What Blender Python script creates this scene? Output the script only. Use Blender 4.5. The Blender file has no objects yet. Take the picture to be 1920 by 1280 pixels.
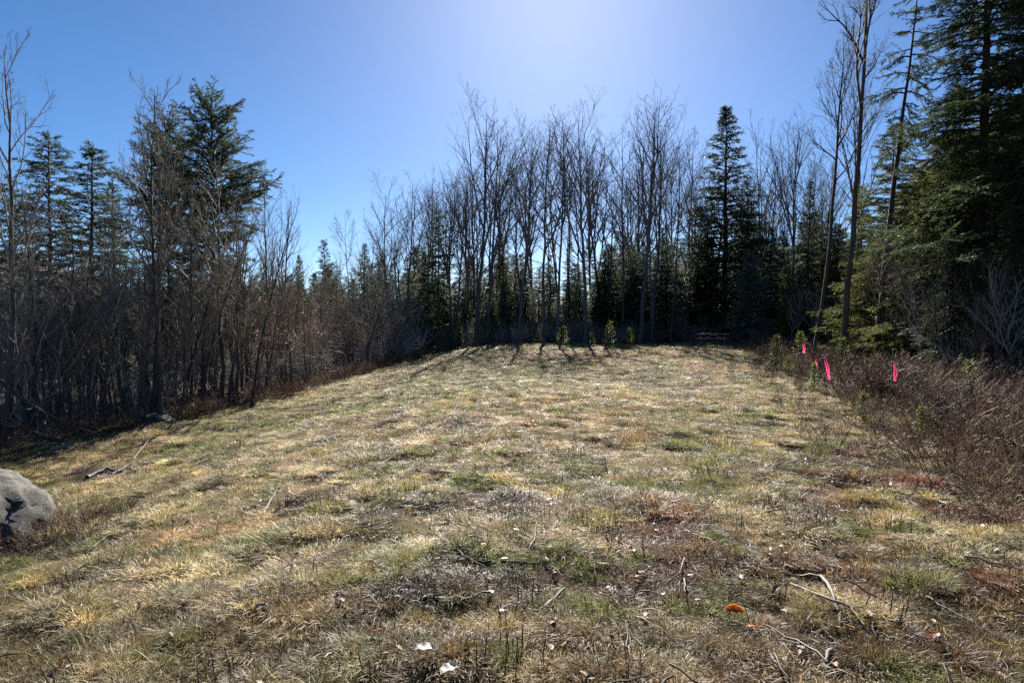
import bpy, math, numpy as np
from mathutils import Matrix, Vector, Euler

# ------------------------------------------------------------------ camera, sky, sun, exposure
SC = bpy.context.scene
COL = SC.collection
EYE, F, CX, CY, HOR = 1.6, 1173.0, 960.0, 640.0, 605.0
PITCH = -math.atan((CY - HOR) / F)
SUN_EL, SUN_AZ = math.radians(31.0), math.radians(3.9)

cam = bpy.data.cameras.new('camera'); cam.sensor_width = 36; cam.lens = 36 * F / 1920
cam.clip_start = 0.05; cam.clip_end = 12000
camo = bpy.data.objects.new('camera', cam); COL.objects.link(camo)
camo.location = (0, 0, EYE); camo.rotation_euler = (math.pi / 2 + PITCH, 0, 0)
SC.camera = camo

world = bpy.data.worlds.new('World'); SC.world = world; world.use_nodes = True
wn = world.node_tree.nodes; wl = world.node_tree.links
sky = wn.new('ShaderNodeTexSky'); sky.sky_type = 'NISHITA'; sky.sun_disc = False
sky.sun_elevation = SUN_EL; sky.sun_rotation = SUN_AZ
sky.altitude = 300; sky.air_density = 0.72; sky.dust_density = 0.3; sky.ozone_density = 4.5
hsv = wn.new('ShaderNodeHueSaturation'); hsv.inputs['Saturation'].default_value = 1.16
wl.new(sky.outputs[0], hsv.inputs['Color']); wl.new(hsv.outputs[0], wn['Background'].inputs[0]); wn['Background'].inputs[1].default_value = 0.047

sl = bpy.data.lights.new('sun', 'SUN'); sl.energy = 5.0; sl.angle = math.radians(0.53); sl.color = (1, 0.945, 0.85)
so = bpy.data.objects.new('sun', sl); COL.objects.link(so)
sdir = Vector((math.sin(SUN_AZ) * math.cos(SUN_EL), math.cos(SUN_AZ) * math.cos(SUN_EL), math.sin(SUN_EL)))
so.rotation_euler = sdir.to_track_quat('Z', 'Y').to_euler()

SC.view_settings.view_transform = 'Standard'; SC.view_settings.look = 'None'
SC.view_settings.exposure = 1.48; SC.view_settings.gamma = 1.0; SC.view_settings.use_curve_mapping = False
SC.render.engine = 'CYCLES'
SC.cycles.max_bounces = 6; SC.cycles.diffuse_bounces = 4; SC.cycles.glossy_bounces = 2
SC.cycles.transmission_bounces = 3; SC.cycles.transparent_max_bounces = 4
SC.cycles.caustics_reflective = False; SC.cycles.caustics_refractive = False
SC.cycles.use_denoising = False
SC.render.film_transparent = False
SC.cycles.sample_clamp_indirect = 6.0

RNG = np.random.default_rng(7)

# ------------------------------------------------------------------ noise and ground shape
def vnoise(x, y, seed=0):
    x = np.asarray(x, float); y = np.asarray(y, float)
    xi = np.floor(x).astype(np.int64); yi = np.floor(y).astype(np.int64)
    fx = x - xi; fy = y - yi
    fx = fx * fx * (3 - 2 * fx); fy = fy * fy * (3 - 2 * fy)
    def h(a, b):
        n = (a * 374761393 + b * 668265263 + seed * 1442695041) & 0xffffffff
        n = ((n ^ (n >> 13)) * 1274126177) & 0xffffffff
        return ((n ^ (n >> 16)) & 0xffff) / 65535.0
    return (h(xi, yi) * (1 - fx) + h(xi + 1, yi) * fx) * (1 - fy) + (h(xi, yi + 1) * (1 - fx) + h(xi + 1, yi + 1) * fx) * fy

def fbm(x, y, s, seed=0, o=3):
    v = 0; a = 0.5; t = 0
    for i in range(o):
        v = v + a * vnoise(np.asarray(x) / s * 2 ** i, np.asarray(y) / s * 2 ** i, seed + i * 17); t += a; a *= 0.5
    return v / t

def ss(v, a, b):
    t = np.clip((np.asarray(v, float) - a) / (b - a), 0, 1)
    return t * t * (3 - 2 * t)

LE = np.array([(0, -9.8), (11.5, -9.2), (14.4, -8.3), (20.7, -7.1), (30.8, -6.8), (38.4, -5.9), (45, -5.0)])
RE = np.array([(0, 5.2), (5.8, 4.9), (6.4, 4.5), (8.3, 4.9), (12.9, 6.6), (22, 9.8), (41.7, 15.4), (46, 16)])
def left_edge(y): return np.interp(y, LE[:, 0], LE[:, 1]) + 0.5 * (fbm(y, np.zeros_like(y) + 3.3, 2.3, 5) - .5)
def right_edge(y): return np.interp(y, RE[:, 0], RE[:, 1]) + 0.5 * (fbm(y, np.zeros_like(y) + 9.1, 1.7, 6) - .5)
def far_edge(x): return 45.3 + 1.6 * (fbm(x, np.zeros_like(x), 3.0, 8) - .5)
def in_field(x, y, m=0.0):
    return (x > left_edge(y) + m) & (x < right_edge(y) - m) & (y < far_edge(x) - m)

def gz(x, y):
    x = np.asarray(x, float); y = np.asarray(y, float)
    z = -0.75 * ss(-x, 0.0, 7.5) - 0.055 * np.clip(-x - 7, 0, 110) * ss(-x, 7, 14)
    z = z + 0.15 * ss(x, 6, 15) + 0.02 * np.clip(x - 14, 0, 80)
    near = np.clip(1.5 - np.hypot(x, y) / 70, 0, 1)
    z = z + near * (0.22 * (fbm(x, y, 5.0, 21) - .5) + 0.13 * (fbm(x, y, 1.1, 22) - .5) + 0.14 * (fbm(x, y, 0.36, 23, 2) - .5))
    r0 = np.clip(np.hypot(x, y) / 2.0, 0, 1)
    return z * r0

def gz1(x, y): return float(gz(np.array([x]), np.array([y]))[0])

def ray(px, py):
    d = Vector(((px - CX) / F, 1.0, -(py - CY) / F))
    return Matrix.Rotation(PITCH, 3, 'X') @ d
def at(px, py, Y):
    d = ray(px, py); k = Y / d.y
    return Vector((d.x * k, Y, EYE + d.z * k))
def on_ground(px, py):
    d = ray(px, py); t = 1.0
    prev = t
    while t < 90:
        p = d * t
        if EYE + p.z < gz1(p.x, p.y): break
        prev = t; t += 0.02 * t
    p = d * (0.5 * (t + prev))
    return Vector((p.x, p.y, gz1(p.x, p.y)))

# ------------------------------------------------------------------ materials
def new_mat(name):
    m = bpy.data.materials.new(name); m.use_nodes = True
    nt = m.node_tree; b = nt.nodes['Principled BSDF']
    return m, nt, b

def noise_ramp(nt, scale, cols, detail=6, coord='Object', dist=0.0, stretch=None, rough=0.6):
    tc = nt.nodes.new('ShaderNodeTexCoord'); src = tc.outputs[coord]
    if stretch:
        mp = nt.nodes.new('ShaderNodeMapping'); mp.inputs['Scale'].default_value = stretch
        nt.links.new(src, mp.inputs[0]); src = mp.outputs[0]
    n = nt.nodes.new('ShaderNodeTexNoise'); n.inputs['Scale'].default_value = scale; n.inputs['Detail'].default_value = detail
    n.inputs['Roughness'].default_value = rough; n.inputs['Distortion'].default_value = dist
    nt.links.new(src, n.inputs['Vector'])
    r = nt.nodes.new('ShaderNodeValToRGB'); els = r.color_ramp.elements
    while len(els) < len(cols): els.new(0.5)
    for e, (p, c) in zip(els, cols): e.position = p; e.color = (*c, 1)
    nt.links.new(n.outputs['Fac'], r.inputs[0])
    return n, r

def bark_mat(name, c0, c1, c2, scale=9.0):
    m, nt, b = new_mat(name)
    n, r = noise_ramp(nt, scale, [(0.3, c0), (0.55, c1), (0.75, c2)], stretch=(1, 1, 0.22))
    oi = nt.nodes.new('ShaderNodeObjectInfo')
    hs = nt.nodes.new('ShaderNodeHueSaturation')
    mr = nt.nodes.new('ShaderNodeMapRange'); mr.inputs[3].default_value = 0.65; mr.inputs[4].default_value = 1.35
    nt.links.new(oi.outputs['Random'], mr.inputs[0]); nt.links.new(mr.outputs[0], hs.inputs['Value'])
    nt.links.new(r.outputs[0], hs.inputs['Color']); nt.links.new(hs.outputs[0], b.inputs['Base Color'])
    b.inputs['Roughness'].default_value = 0.8; b.inputs['Specular IOR Level'].default_value = 0.3
    bp = nt.nodes.new('ShaderNodeBump'); bp.inputs['Strength'].default_value = 0.7; bp.inputs['Distance'].default_value = 0.03
    nt.links.new(n.outputs['Fac'], bp.inputs['Height']); nt.links.new(bp.outputs[0], b.inputs['Normal'])
    return m

def leaf_mat(name, c0, c1, trans=0.3, tcol=None, rough=0.45, spec=0.5, attr=None, vary=0.35):
    m, nt, b = new_mat(name)
    out = nt.nodes['Material Output']
    if attr:
        a = nt.nodes.new('ShaderNodeAttribute'); a.attribute_type = 'INSTANCER'; a.attribute_name = attr
        col = a.outputs['Color']
        g = nt.nodes.new('ShaderNodeNewGeometry')
        hs = nt.nodes.new('ShaderNodeHueSaturation'); mr = nt.nodes.new('ShaderNodeMapRange')
        mr.inputs[3].default_value = 1 - vary; mr.inputs[4].default_value = 1 + vary
        nt.links.new(g.outputs['Random Per Island'], mr.inputs[0]); nt.links.new(mr.outputs[0], hs.inputs['Value'])
        nt.links.new(col, hs.inputs['Color']); col = hs.outputs[0]
    else:
        g = nt.nodes.new('ShaderNodeNewGeometry'); oi = nt.nodes.new('ShaderNodeObjectInfo')
        r = nt.nodes.new('ShaderNodeValToRGB'); e = r.color_ramp.elements
        e[0].color = (*c0, 1); e[1].color = (*c1, 1)
        nt.links.new(g.outputs['Random Per Island'], r.inputs[0])
        hs = nt.nodes.new('ShaderNodeHueSaturation'); mr = nt.nodes.new('ShaderNodeMapRange')
        mr.inputs[3].default_value = 0.75; mr.inputs[4].default_value = 1.3
        nt.links.new(oi.outputs['Random'], mr.inputs[0]); nt.links.new(mr.outputs[0], hs.inputs['Value'])
        nt.links.new(r.outputs[0], hs.inputs['Color']); col = hs.outputs[0]
    nt.links.new(col, b.inputs['Base Color'])
    b.inputs['Roughness'].default_value = rough; b.inputs['Specular IOR Level'].default_value = spec
    t = nt.nodes.new('ShaderNodeBsdfTranslucent'); mix = nt.nodes.new('ShaderNodeMixShader'); mix.inputs[0].default_value = trans
    nt.links.new(col, t.inputs['Color'])
    nt.links.new(b.outputs[0], mix.inputs[1]); nt.links.new(t.outputs[0], mix.inputs[2]); nt.links.new(mix.outputs[0], out.inputs['Surface'])
    return m

M = {}
M['bark'] = bark_mat('grey brown bark', (.05, .043, .038), (.11, .097, .088), (.2, .18, .165))
M['bark_twig'] = bark_mat('twig bark', (.08, .067, .06), (.14, .12, .11), (.21, .19, .175), 14)
M['bark_sap'] = bark_mat('sapling bark', (.03, .026, .024), (.07, .06, .055), (.17, .155, .14), 16)
M['twig_sap'] = bark_mat('sapling twigs', (.12, .10, .082), (.22, .19, .155), (.34, .295, .245), 16)
M['bark_con'] = bark_mat('conifer bark', (.03, .022, .018), (.07, .052, .042), (.12, .095, .08), 10)
M['brush'] = leaf_mat('brush stems', None, None, 0.0, attr='tint', rough=.6, spec=.3, vary=.35)
M['stem'] = bark_mat('dark stem', (.06, .035, .03), (.10, .06, .05), (.15, .10, .085), 18)
M['needle'] = leaf_mat('dark hemlock needles', (.042, .058, .024), (.10, .125, .05), 0.4, rough=.62, spec=.25)
M['needle_olive'] = leaf_mat('olive hemlock needles', (.075, .09, .025), (.18, .195, .055), 0.48, rough=.6, spec=.25)
M['needle_grey'] = leaf_mat('grey green spruce needles', (.09, .105, .075), (.22, .24, .18), 0.42, rough=.6, spec=.3)
M['needle_young'] = leaf_mat('young pine needles', (.09, .13, .03), (.21, .235, .055), 0.45, rough=.4, spec=.5)
M['copper_leaf'] = leaf_mat('copper beech leaves', (.17, .085, .065), (.27, .155, .12), 0.35, rough=.5)
M['grass'] = leaf_mat('grass blades', None, None, 0.45, attr='tint', rough=.5, spec=.3, vary=.55)
M['litter'] = leaf_mat('litter', None, None, 0.2, attr='tint', rough=.55, spec=.35, vary=.3)

# ------------------------------------------------------------------ mesh helpers
def mesh_np(name, V, Q=None, T=None, mats=(), mi=None, smooth=False):
    V = np.asarray(V, np.float32).reshape(-1, 3)
    me = bpy.data.meshes.new(name)
    Q = np.zeros((0, 4), np.int32) if Q is None else np.asarray(Q, np.int32).reshape(-1, 4)
    T = np.zeros((0, 3), np.int32) if T is None else np.asarray(T, np.int32).reshape(-1, 3)
    me.vertices.add(len(V)); me.vertices.foreach_set('co', V.ravel())
    nl = Q.size + T.size; me.loops.add(nl)
    me.loops.foreach_set('vertex_index', np.concatenate([Q.ravel(), T.ravel()]).astype(np.int32))
    nq, ntr = len(Q), len(T); me.polygons.add(nq + ntr)
    st = np.concatenate([np.arange(nq) * 4, nq * 4 + np.arange(ntr) * 3]).astype(np.int32)
    me.polygons.foreach_set('loop_start', st)
    if smooth: me.polygons.foreach_set('use_smooth', np.ones(nq + ntr, bool))
    for m in mats: me.materials.append(m)
    if mi is not None: me.polygons.foreach_set('material_index', np.asarray(mi, np.int32))
    me.update(calc_edges=True); me.validate()
    return me

class Geo:
    def __init__(s): s.V = []; s.Q = []; s.T = []; s.n = 0
    def add(s, V, Q=None, T=None):
        V = np.asarray(V, float).reshape(-1, 3)
        if Q is not None and len(Q): s.Q.append(np.asarray(Q) + s.n)
        if T is not None and len(T): s.T.append(np.asarray(T) + s.n)
        s.V.append(V); s.n += len(V)
    def mesh(s, name, mat, smooth=False):
        return mesh_np(name, np.concatenate(s.V), np.concatenate(s.Q) if s.Q else None,
                       np.concatenate(s.T) if s.T else None, [mat], None, smooth)

def nrm(v): return v / np.maximum(np.linalg.norm(v, axis=-1, keepdims=True), 1e-9)

def tubes(g, P, R, k=3):
    N, n, _ = P.shape
    T = np.empty_like(P); T[:, 1:-1] = P[:, 2:] - P[:, :-2]; T[:, 0] = P[:, 1] - P[:, 0]; T[:, -1] = P[:, -1] - P[:, -2]
    T = nrm(T)
    md = nrm(P[:, -1] - P[:, 0]); ref = np.where(np.abs(md[:, 2:3]) > .8, np.array([[1., 0, 0]]), np.array([[0, 0, 1.]]))
    U = nrm(ref[:, None, :] - (ref[:, None, :] * T).sum(-1, keepdims=True) * T); W = np.cross(T, U)
    a = np.arange(k) * 2 * math.pi / k
    V = P[:, :, None, :] + R[:, :, None, None] * (np.cos(a)[None, None, :, None] * U[:, :, None, :] + np.sin(a)[None, None, :, None] * W[:, :, None, :])
    idx = np.arange(N * n * k).reshape(N, n, k)
    A = idx[:, :-1, :]; B = np.roll(idx, -1, 2)[:, :-1, :]; C = np.roll(idx, -1, 2)[:, 1:, :]; D = idx[:, 1:, :]
    g.add(V, np.stack([A, B, C, D], -1).reshape(-1, 4))

def grow(rng, S, D, L, n, wander, up):
    N = len(S); P = np.empty((N, n, 3)); P[:, 0] = S; d = nrm(D); st = (L / (n - 1))[:, None]
    for i in range(1, n):
        d = nrm(d + wander * rng.normal(size=(N, 3)) + np.array([0, 0, 1.]) * up)
        P[:, i] = P[:, i - 1] + d * st
    return P

def kids(rng, P, R, cnt, t0, t1, a0, a1):
    N, n, _ = P.shape
    par = np.repeat(np.arange(N), cnt)
    m = len(par)
    order = np.concatenate([np.arange(c) for c in cnt]) if m else np.zeros(0)
    t = t0 + (t1 - t0) * (order + rng.random(m)) / np.maximum(cnt[par], 1)
    f = t * (n - 1); i = np.minimum(f.astype(int), n - 2); w = (f - i)[:, None]
    S = P[par, i] * (1 - w) + P[par, i + 1] * w
    T = nrm(P[par, i + 1] - P[par, i]); r = R[par, i] * (1 - w[:, 0]) + R[par, i + 1] * w[:, 0]
    ref = np.where(np.abs(T[:, 2:3]) > .9, np.array([[1., 0, 0]]), np.array([[0, 0, 1.]]))
    U = nrm(np.cross(T, ref)); W = np.cross(T, U)
    az = order * 2.4 + rng.random(m) * 1.4 + par * 1.7; ang = a0 + (a1 - a0) * rng.random(m)
    D = T * np.cos(ang)[:, None] + (U * np.cos(az)[:, None] + W * np.sin(az)[:, None]) * np.sin(ang)[:, None]
    return par, t, S, D, r

def taper(r0, r1, n, p=1.0): return r1[:, None] + (r0 - r1)[:, None] * (1 - np.linspace(0, 1, n)[None, :]) ** p

# ------------------------------------------------------------------ tree shapes (meshes shared by the copies)
def bare_tree(seed, H, r0, cb=.4, n1=14, n2=7, n3=6, n4=4, ang=(.35, .75), lr=.42, up=.10, wander=.10, tip=.004, sweep=0.0,
              mats=('bark', 'bark_twig'), leaves=0, fork=()):
    rng = np.random.default_rng(seed)
    n = 12
    P = np.zeros((1, n, 3)); z = np.linspace(0, 1, n)
    ph = rng.random(2) * 6
    P[0, :, 0] = .012 * H * np.sin(z * 4 + ph[0]) + rng.normal(size=n).cumsum() * .004 * H - .012 * H * math.sin(ph[0])
    P[0, :, 1] = .012 * H * np.sin(z * 3.3 + ph[1]) + rng.normal(size=n).cumsum() * .004 * H - .012 * H * math.sin(ph[1])
    P[0, :, 0] += sweep * H * z ** 1.6
    P[0] -= P[0, 0]; P[0, :, 2] = z * H - .15
    R = taper(np.array([r0]), np.array([tip * 1.5]), n, .8); R[0, 0] *= 1.5; R[0, 1] *= 1.03
    gt = Geo(); tubes(gt, P, R, 8)
    trunk = gt.mesh('trunk', M[mats[0]], True)
    g = Geo()
    par, t, S, D, r = kids(rng, P, R, np.array([n1]), cb, .97, *ang)
    prof = (1.15 - t) ** .7 * (0.6 + .7 * rng.random(len(t)))
    L = H * lr * prof
    if fork:
        fs = np.array(fork); f = fs * (n - 1); i = np.minimum(f.astype(int), n - 2); w = (f - i)[:, None]
        az = rng.random(len(fs)) * 6.28; a_ = .22 + .2 * rng.random(len(fs))
        S = np.concatenate([S, P[0, i] * (1 - w) + P[0, i + 1] * w]); D = np.concatenate([D, np.stack([np.cos(az) * np.sin(a_), np.sin(az) * np.sin(a_), np.cos(a_)], 1)])
        L = np.concatenate([L, H * (1 - fs) * .92]); r = np.concatenate([r, R[0, i] * 1.0]); t = np.concatenate([t, fs])
    r1 = np.minimum(r * (.5 + .42 * rng.random(len(t))), r * .92)
    P1 = grow(rng, S, D, L, 8, wander, up); R1 = taper(r1, np.full(len(r1), tip * 1.5), 8, .9); tubes(g, P1, R1, 5)
    c2 = np.maximum(2, (n2 * (.5 + L / L.max())).astype(int))
    par, t, S, D, r = kids(rng, P1, R1, c2, .18, .98, .35, .85)
    L2 = L[par] * .5 * (1.15 - t) ** .6 * (.5 + .8 * rng.random(len(t)))
    P2 = grow(rng, S, D, L2, 6, wander * 1.3, up * .9); R2 = taper(np.minimum(r * .72, .04), np.full(len(r), tip * 1.2), 6); tubes(g, P2, R2, 4)
    # twigs leaving the trunk and limbs too
    c3 = np.full(len(P2), n3)
    par, t, S, D, r = kids(rng, P2, R2, c3, .15, .98, .35, .9)
    L3 = L2[par] * .55 * (1.2 - t) ** .6 * (.4 + .9 * rng.random(len(t)))
    P3 = grow(rng, S, D, L3, 4, wander * 1.6, up * .8); R3 = taper(np.minimum(r * .6, .012), np.full(len(r), tip * .8), 4); tubes(g, P3, R3, 3)
    if n4:
        par, t, S, D, r = kids(rng, P3, R3, np.full(len(P3), n4), .2, .98, .3, .8)
        L4 = np.clip(L3[par] * .6 * (.4 + .9 * rng.random(len(t))), .06, 1.0)
        P4 = grow(rng, S, D, L4, 3, wander * 1.6, up); R4 = taper(np.full(len(r), tip * .95), np.full(len(r), tip * .55), 3); tubes(g, P4, R4, 3)
    meshes = [('trunk', trunk), ('crown', g.mesh('crown', M[mats[1]]))]
    if leaves:
        src = P3[:, 1:].reshape(-1, 3); pick = rng.integers(0, len(src), leaves)
        gl = Geo(); leafcards(gl, rng, src[pick] + rng.normal(size=(leaves, 3)) * .04, .05, .028)
        meshes.append(('leaves', gl.mesh('leaves', M['copper_leaf'])))
    return dict(H=H, meshes=meshes)

def leafcards(g, rng, S, L, W):
    N = len(S); d = nrm(rng.normal(size=(N, 3)) + np.array([0, 0, -.5])); s = nrm(np.cross(d, rng.normal(size=(N, 3))))
    l = L * (.6 + .8 * rng.random(N))[:, None]; w = W * (.6 + .8 * rng.random(N))[:, None]
    up = np.cross(d, s)
    V = np.stack([S, S + d * l * .5 + s * w + up * w * .4, S + d * l, S + d * l * .5 - s * w + up * w * .4], 1)
    i = np.arange(N)[:, None] * 4
    g.add(V, None, np.concatenate([i + [0, 1, 2], i + [0, 2, 3]]))

def sprays(g, rng, S, D, side, L, W):
    # folded diamond tufts of needles
    N = len(S); up = nrm(np.cross(side, D)); l = L[:, None]; w = W[:, None]
    sag = -0.25 * l * up
    V = np.stack([S, S + D * l * .45 + side * w - up * w * .5, S + D * l + sag, S + D * l * .45 - side * w - up * w * .5], 1)
    i = np.arange(N)[:, None] * 4
    g.add(V, None, np.concatenate([i + [0, 1, 2], i + [0, 2, 3]]))

def conifer(seed, H, r0, z0=.12, Lmax=2.6, nb=110, nl=16, ns=13, sl=.11, sw=.016, prof=.8, elev=(.7, .12), droop=-.10,
            irr=.5, needle='needle', bark='bark_con', tuft=None, nodead=False):
    rng = np.random.default_rng(seed)
    n = 12; P = np.zeros((1, n, 3)); z = np.linspace(0, 1, n)
    P[0, :, 0] = rng.normal(size=n).cumsum() * .002 * H; P[0, :, 1] = rng.normal(size=n).cumsum() * .002 * H
    P[0] -= P[0, 0]; P[0, :, 2] = z * H - .15
    R = taper(np.array([r0]), np.array([.008]), n, .9); R[0, 0] *= 1.35
    gt = Geo(); tubes(gt, P, R, 8)
    t = z0 + (1 - z0) * (np.arange(nb) + rng.random(nb)) / nb; t = np.minimum(t ** 0.92, .992)
    f = t * (n - 1); i = np.minimum(f.astype(int), n - 2); w = (f - i)[:, None]
    S = P[0, i] * (1 - w) + P[0, i + 1] * w
    u = (t - z0) / (1 - z0)
    lump = vnoise(t * H * .9, np.arange(nb) * 0 + seed, seed)
    L = Lmax * np.maximum((1 - u), .02) ** prof * (1 - irr * rng.random(nb)) * (.65 + .6 * lump) + .12
    L *= np.where(u < .12, .55 + 3.5 * u, 1)
    az = np.arange(nb) * 2.39996 + rng.random(nb) * .8
    el = elev[1] + (elev[0] - elev[1]) * u ** 1.5 + .15 * rng.normal(size=nb)
    D = np.stack([np.cos(az) * np.cos(el), np.sin(az) * np.cos(el), np.sin(el)], 1)
    P1 = grow(rng, S, D, L, 7, .06, droop)
    P1[:, -1, 2] += .04 * L
    R1 = taper(np.minimum(.012 + .012 * L, .04), np.full(nb, .004), 7); tubes(gt, P1, R1, 4)
    cnt = np.maximum(3, (nl * L / Lmax * 1.3).astype(int))
    par, tt, S, D0, r = kids(rng, P1, R1, cnt, .12, .98, .6, 1.0)
    T = nrm(P1[par, -1] - P1[par, 0]); side = nrm(np.cross(T, np.array([[0, 0, 1.]])))
    sg = np.where(rng.random(len(par)) < .5, -1., 1.)[:, None]
    a = (.7 + .35 * rng.random(len(par)))[:, None]
    D2 = T * np.cos(a) + side * sg * np.sin(a) + np.array([[0, 0, 1.]]) * (rng.normal(size=(len(par), 1)) * .26 - .08)
    L2 = np.clip(L[par] * .42 * (1.1 - tt) ** .7 * (.6 + .7 * rng.random(len(par))), .1, 1.1)
    P2 = grow(rng, S, D2, L2, 4, .08, droop * .8)
    R2 = taper(np.full(len(par), .006), np.full(len(par), .002), 4); tubes(gt, P2, R2, 3)
    g = Geo()
    # sprays on branchlets
    c = np.maximum(4, (ns * L2 / .5).astype(int)); c = np.minimum(c, ns * 2)
    par3, t3, S3, _, _ = kids(rng, P2, R2, c, .05, 1.0, .1, .2)
    T2 = nrm(P2[par3, -1] - P2[par3, 0]); s2 = nrm(np.cross(T2, np.array([[0, 0, 1.]])))
    sg = np.where(rng.random(len(par3)) < .5, -1., 1.)[:, None]; a = (.3 + .6 * rng.random(len(par3)))[:, None]
    D3 = nrm(T2 * np.cos(a) + s2 * sg * np.sin(a) + np.array([[0, 0, 1.]]) * rng.normal(size=(len(par3), 1)) * .28)
    sd = nrm(np.cross(D3, np.array([[0, 0, 1.]]) + .5 * rng.normal(size=(len(par3), 3))))
    sprays(g, rng, S3, D3, sd, sl * (.6 + .8 * rng.random(len(par3))), sw * (.6 + .8 * rng.random(len(par3))))
    # tips of the branches and the leader
    par4, t4, S4, D4, _ = kids(rng, P1, R1, np.full(nb, ns), .35, 1.0, .4, .9)
    sd = nrm(np.cross(D4, np.array([[0, 0, 1.]]) + .3 * rng.normal(size=(len(par4), 3))))
    sprays(g, rng, S4, D4, sd, sl * (.6 + .8 * rng.random(len(par4))), sw * (.6 + .8 * rng.random(len(par4))))
    m = 60; S5 = np.stack([np.zeros(m), np.zeros(m), H * (.93 + .07 * rng.random(m)) - .15], 1) + P[0, -1] * np.array([1, 1, 0])
    D5 = nrm(rng.normal(size=(m, 3)) + np.array([0, 0, 1.2])); sprays(g, rng, S5, D5, nrm(np.cross(D5, rng.normal(size=(m, 3)))), np.full(m, sl), np.full(m, sw))
    return dict(H=H, meshes=[('trunk', gt.mesh('trunk', M[bark])), ('crown', g.mesh('crown', M[needle]))])

def shrub_mesh(seed, H, ns, spread, mat, tip=.0025, n2=7, n3=3, wander=.10, r=.006):
    rng = np.random.default_rng(seed); g = Geo()
    S = rng.normal(size=(ns, 3)) * np.array([.12, .12, 0]) * spread * 2; S[:, 2] = -.05
    D = nrm(S * np.array([1.5, 1.5, 0]) / max(spread, .1) + rng.normal(size=(ns, 3)) * .22 + np.array([0, 0, 1.]))
    L = H * (.55 + .5 * rng.random(ns))
    P = grow(rng, S, D, L, 6, wander, .05); R = taper(np.full(ns, r), np.full(ns, tip), 6); tubes(g, P, R, 3)
    par, t, S, D, rr = kids(rng, P, R, np.full(ns, n2), .25, .98, .35, .95)
    L2 = L[par] * .42 * (1.15 - t) * (.5 + .9 * rng.random(len(t)))
    P2 = grow(rng, S, D, L2, 4, wander * 1.3, .08); R2 = taper(np.full(len(t), r * .5), np.full(len(t), tip * .8), 4); tubes(g, P2, R2, 3)
    if n3:
        par, t, S, D, rr = kids(rng, P2, R2, np.full(len(P2), n3), .25, .98, .4, 1.)
        L3 = L2[par] * .5 * (.5 + .9 * rng.random(len(t)))
        P3 = grow(rng, S, D, L3, 3, wander * 1.3, .05); R3 = taper(np.full(len(t), tip), np.full(len(t), tip * .7), 3); tubes(g, P3, R3, 3)
    return g.mesh('shrub', mat)

# ------------------------------------------------------------------ object helpers
def tag(o, label=None, cat=None, group=None, kind=None):
    if label: o['label'] = label
    if cat: o['category'] = cat
    if group: o['group'] = group
    if kind: o['kind'] = kind
    return o
def mobj(name, me, parent=None):
    o = bpy.data.objects.new(name, me); COL.objects.link(o); o.parent = parent
    return o
def empty(name, loc, rot=(0, 0, 0), scale=(1, 1, 1)):
    o = bpy.data.objects.new(name, None); COL.objects.link(o); o.empty_display_size = .2
    o.location = loc; o.rotation_euler = rot; o.scale = scale
    return o
def plant(name, proto, x, y, h, label, cat='tree', group=None, wide=1.0, lean=(0, 0), rz=None, sink=0.0):
    s = h / proto['H']
    o = empty(name, (x, y, gz1(x, y) - sink), (lean[0], lean[1], RNG.random() * 6.283 if rz is None else rz), (s * wide, s * wide, s))
    if lean != (0, 0) :
        q = Euler((lean[0], lean[1], 0)).to_matrix() @ Matrix.Rotation(RNG.random() * 6.283 if rz is None else rz, 3, 'Z')
        o.rotation_euler = q.to_euler()
    for nm, me in proto['meshes']: mobj(nm, me, o)
    return tag(o, label, cat, group)
def plant_px(name, proto, px, Y, top, label, **k):
    x = (px - CX) / F * Y
    h = at(px, top, Y).z - gz1(x, Y)
    return plant(name, proto, x, Y, h, label, **k)

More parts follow.
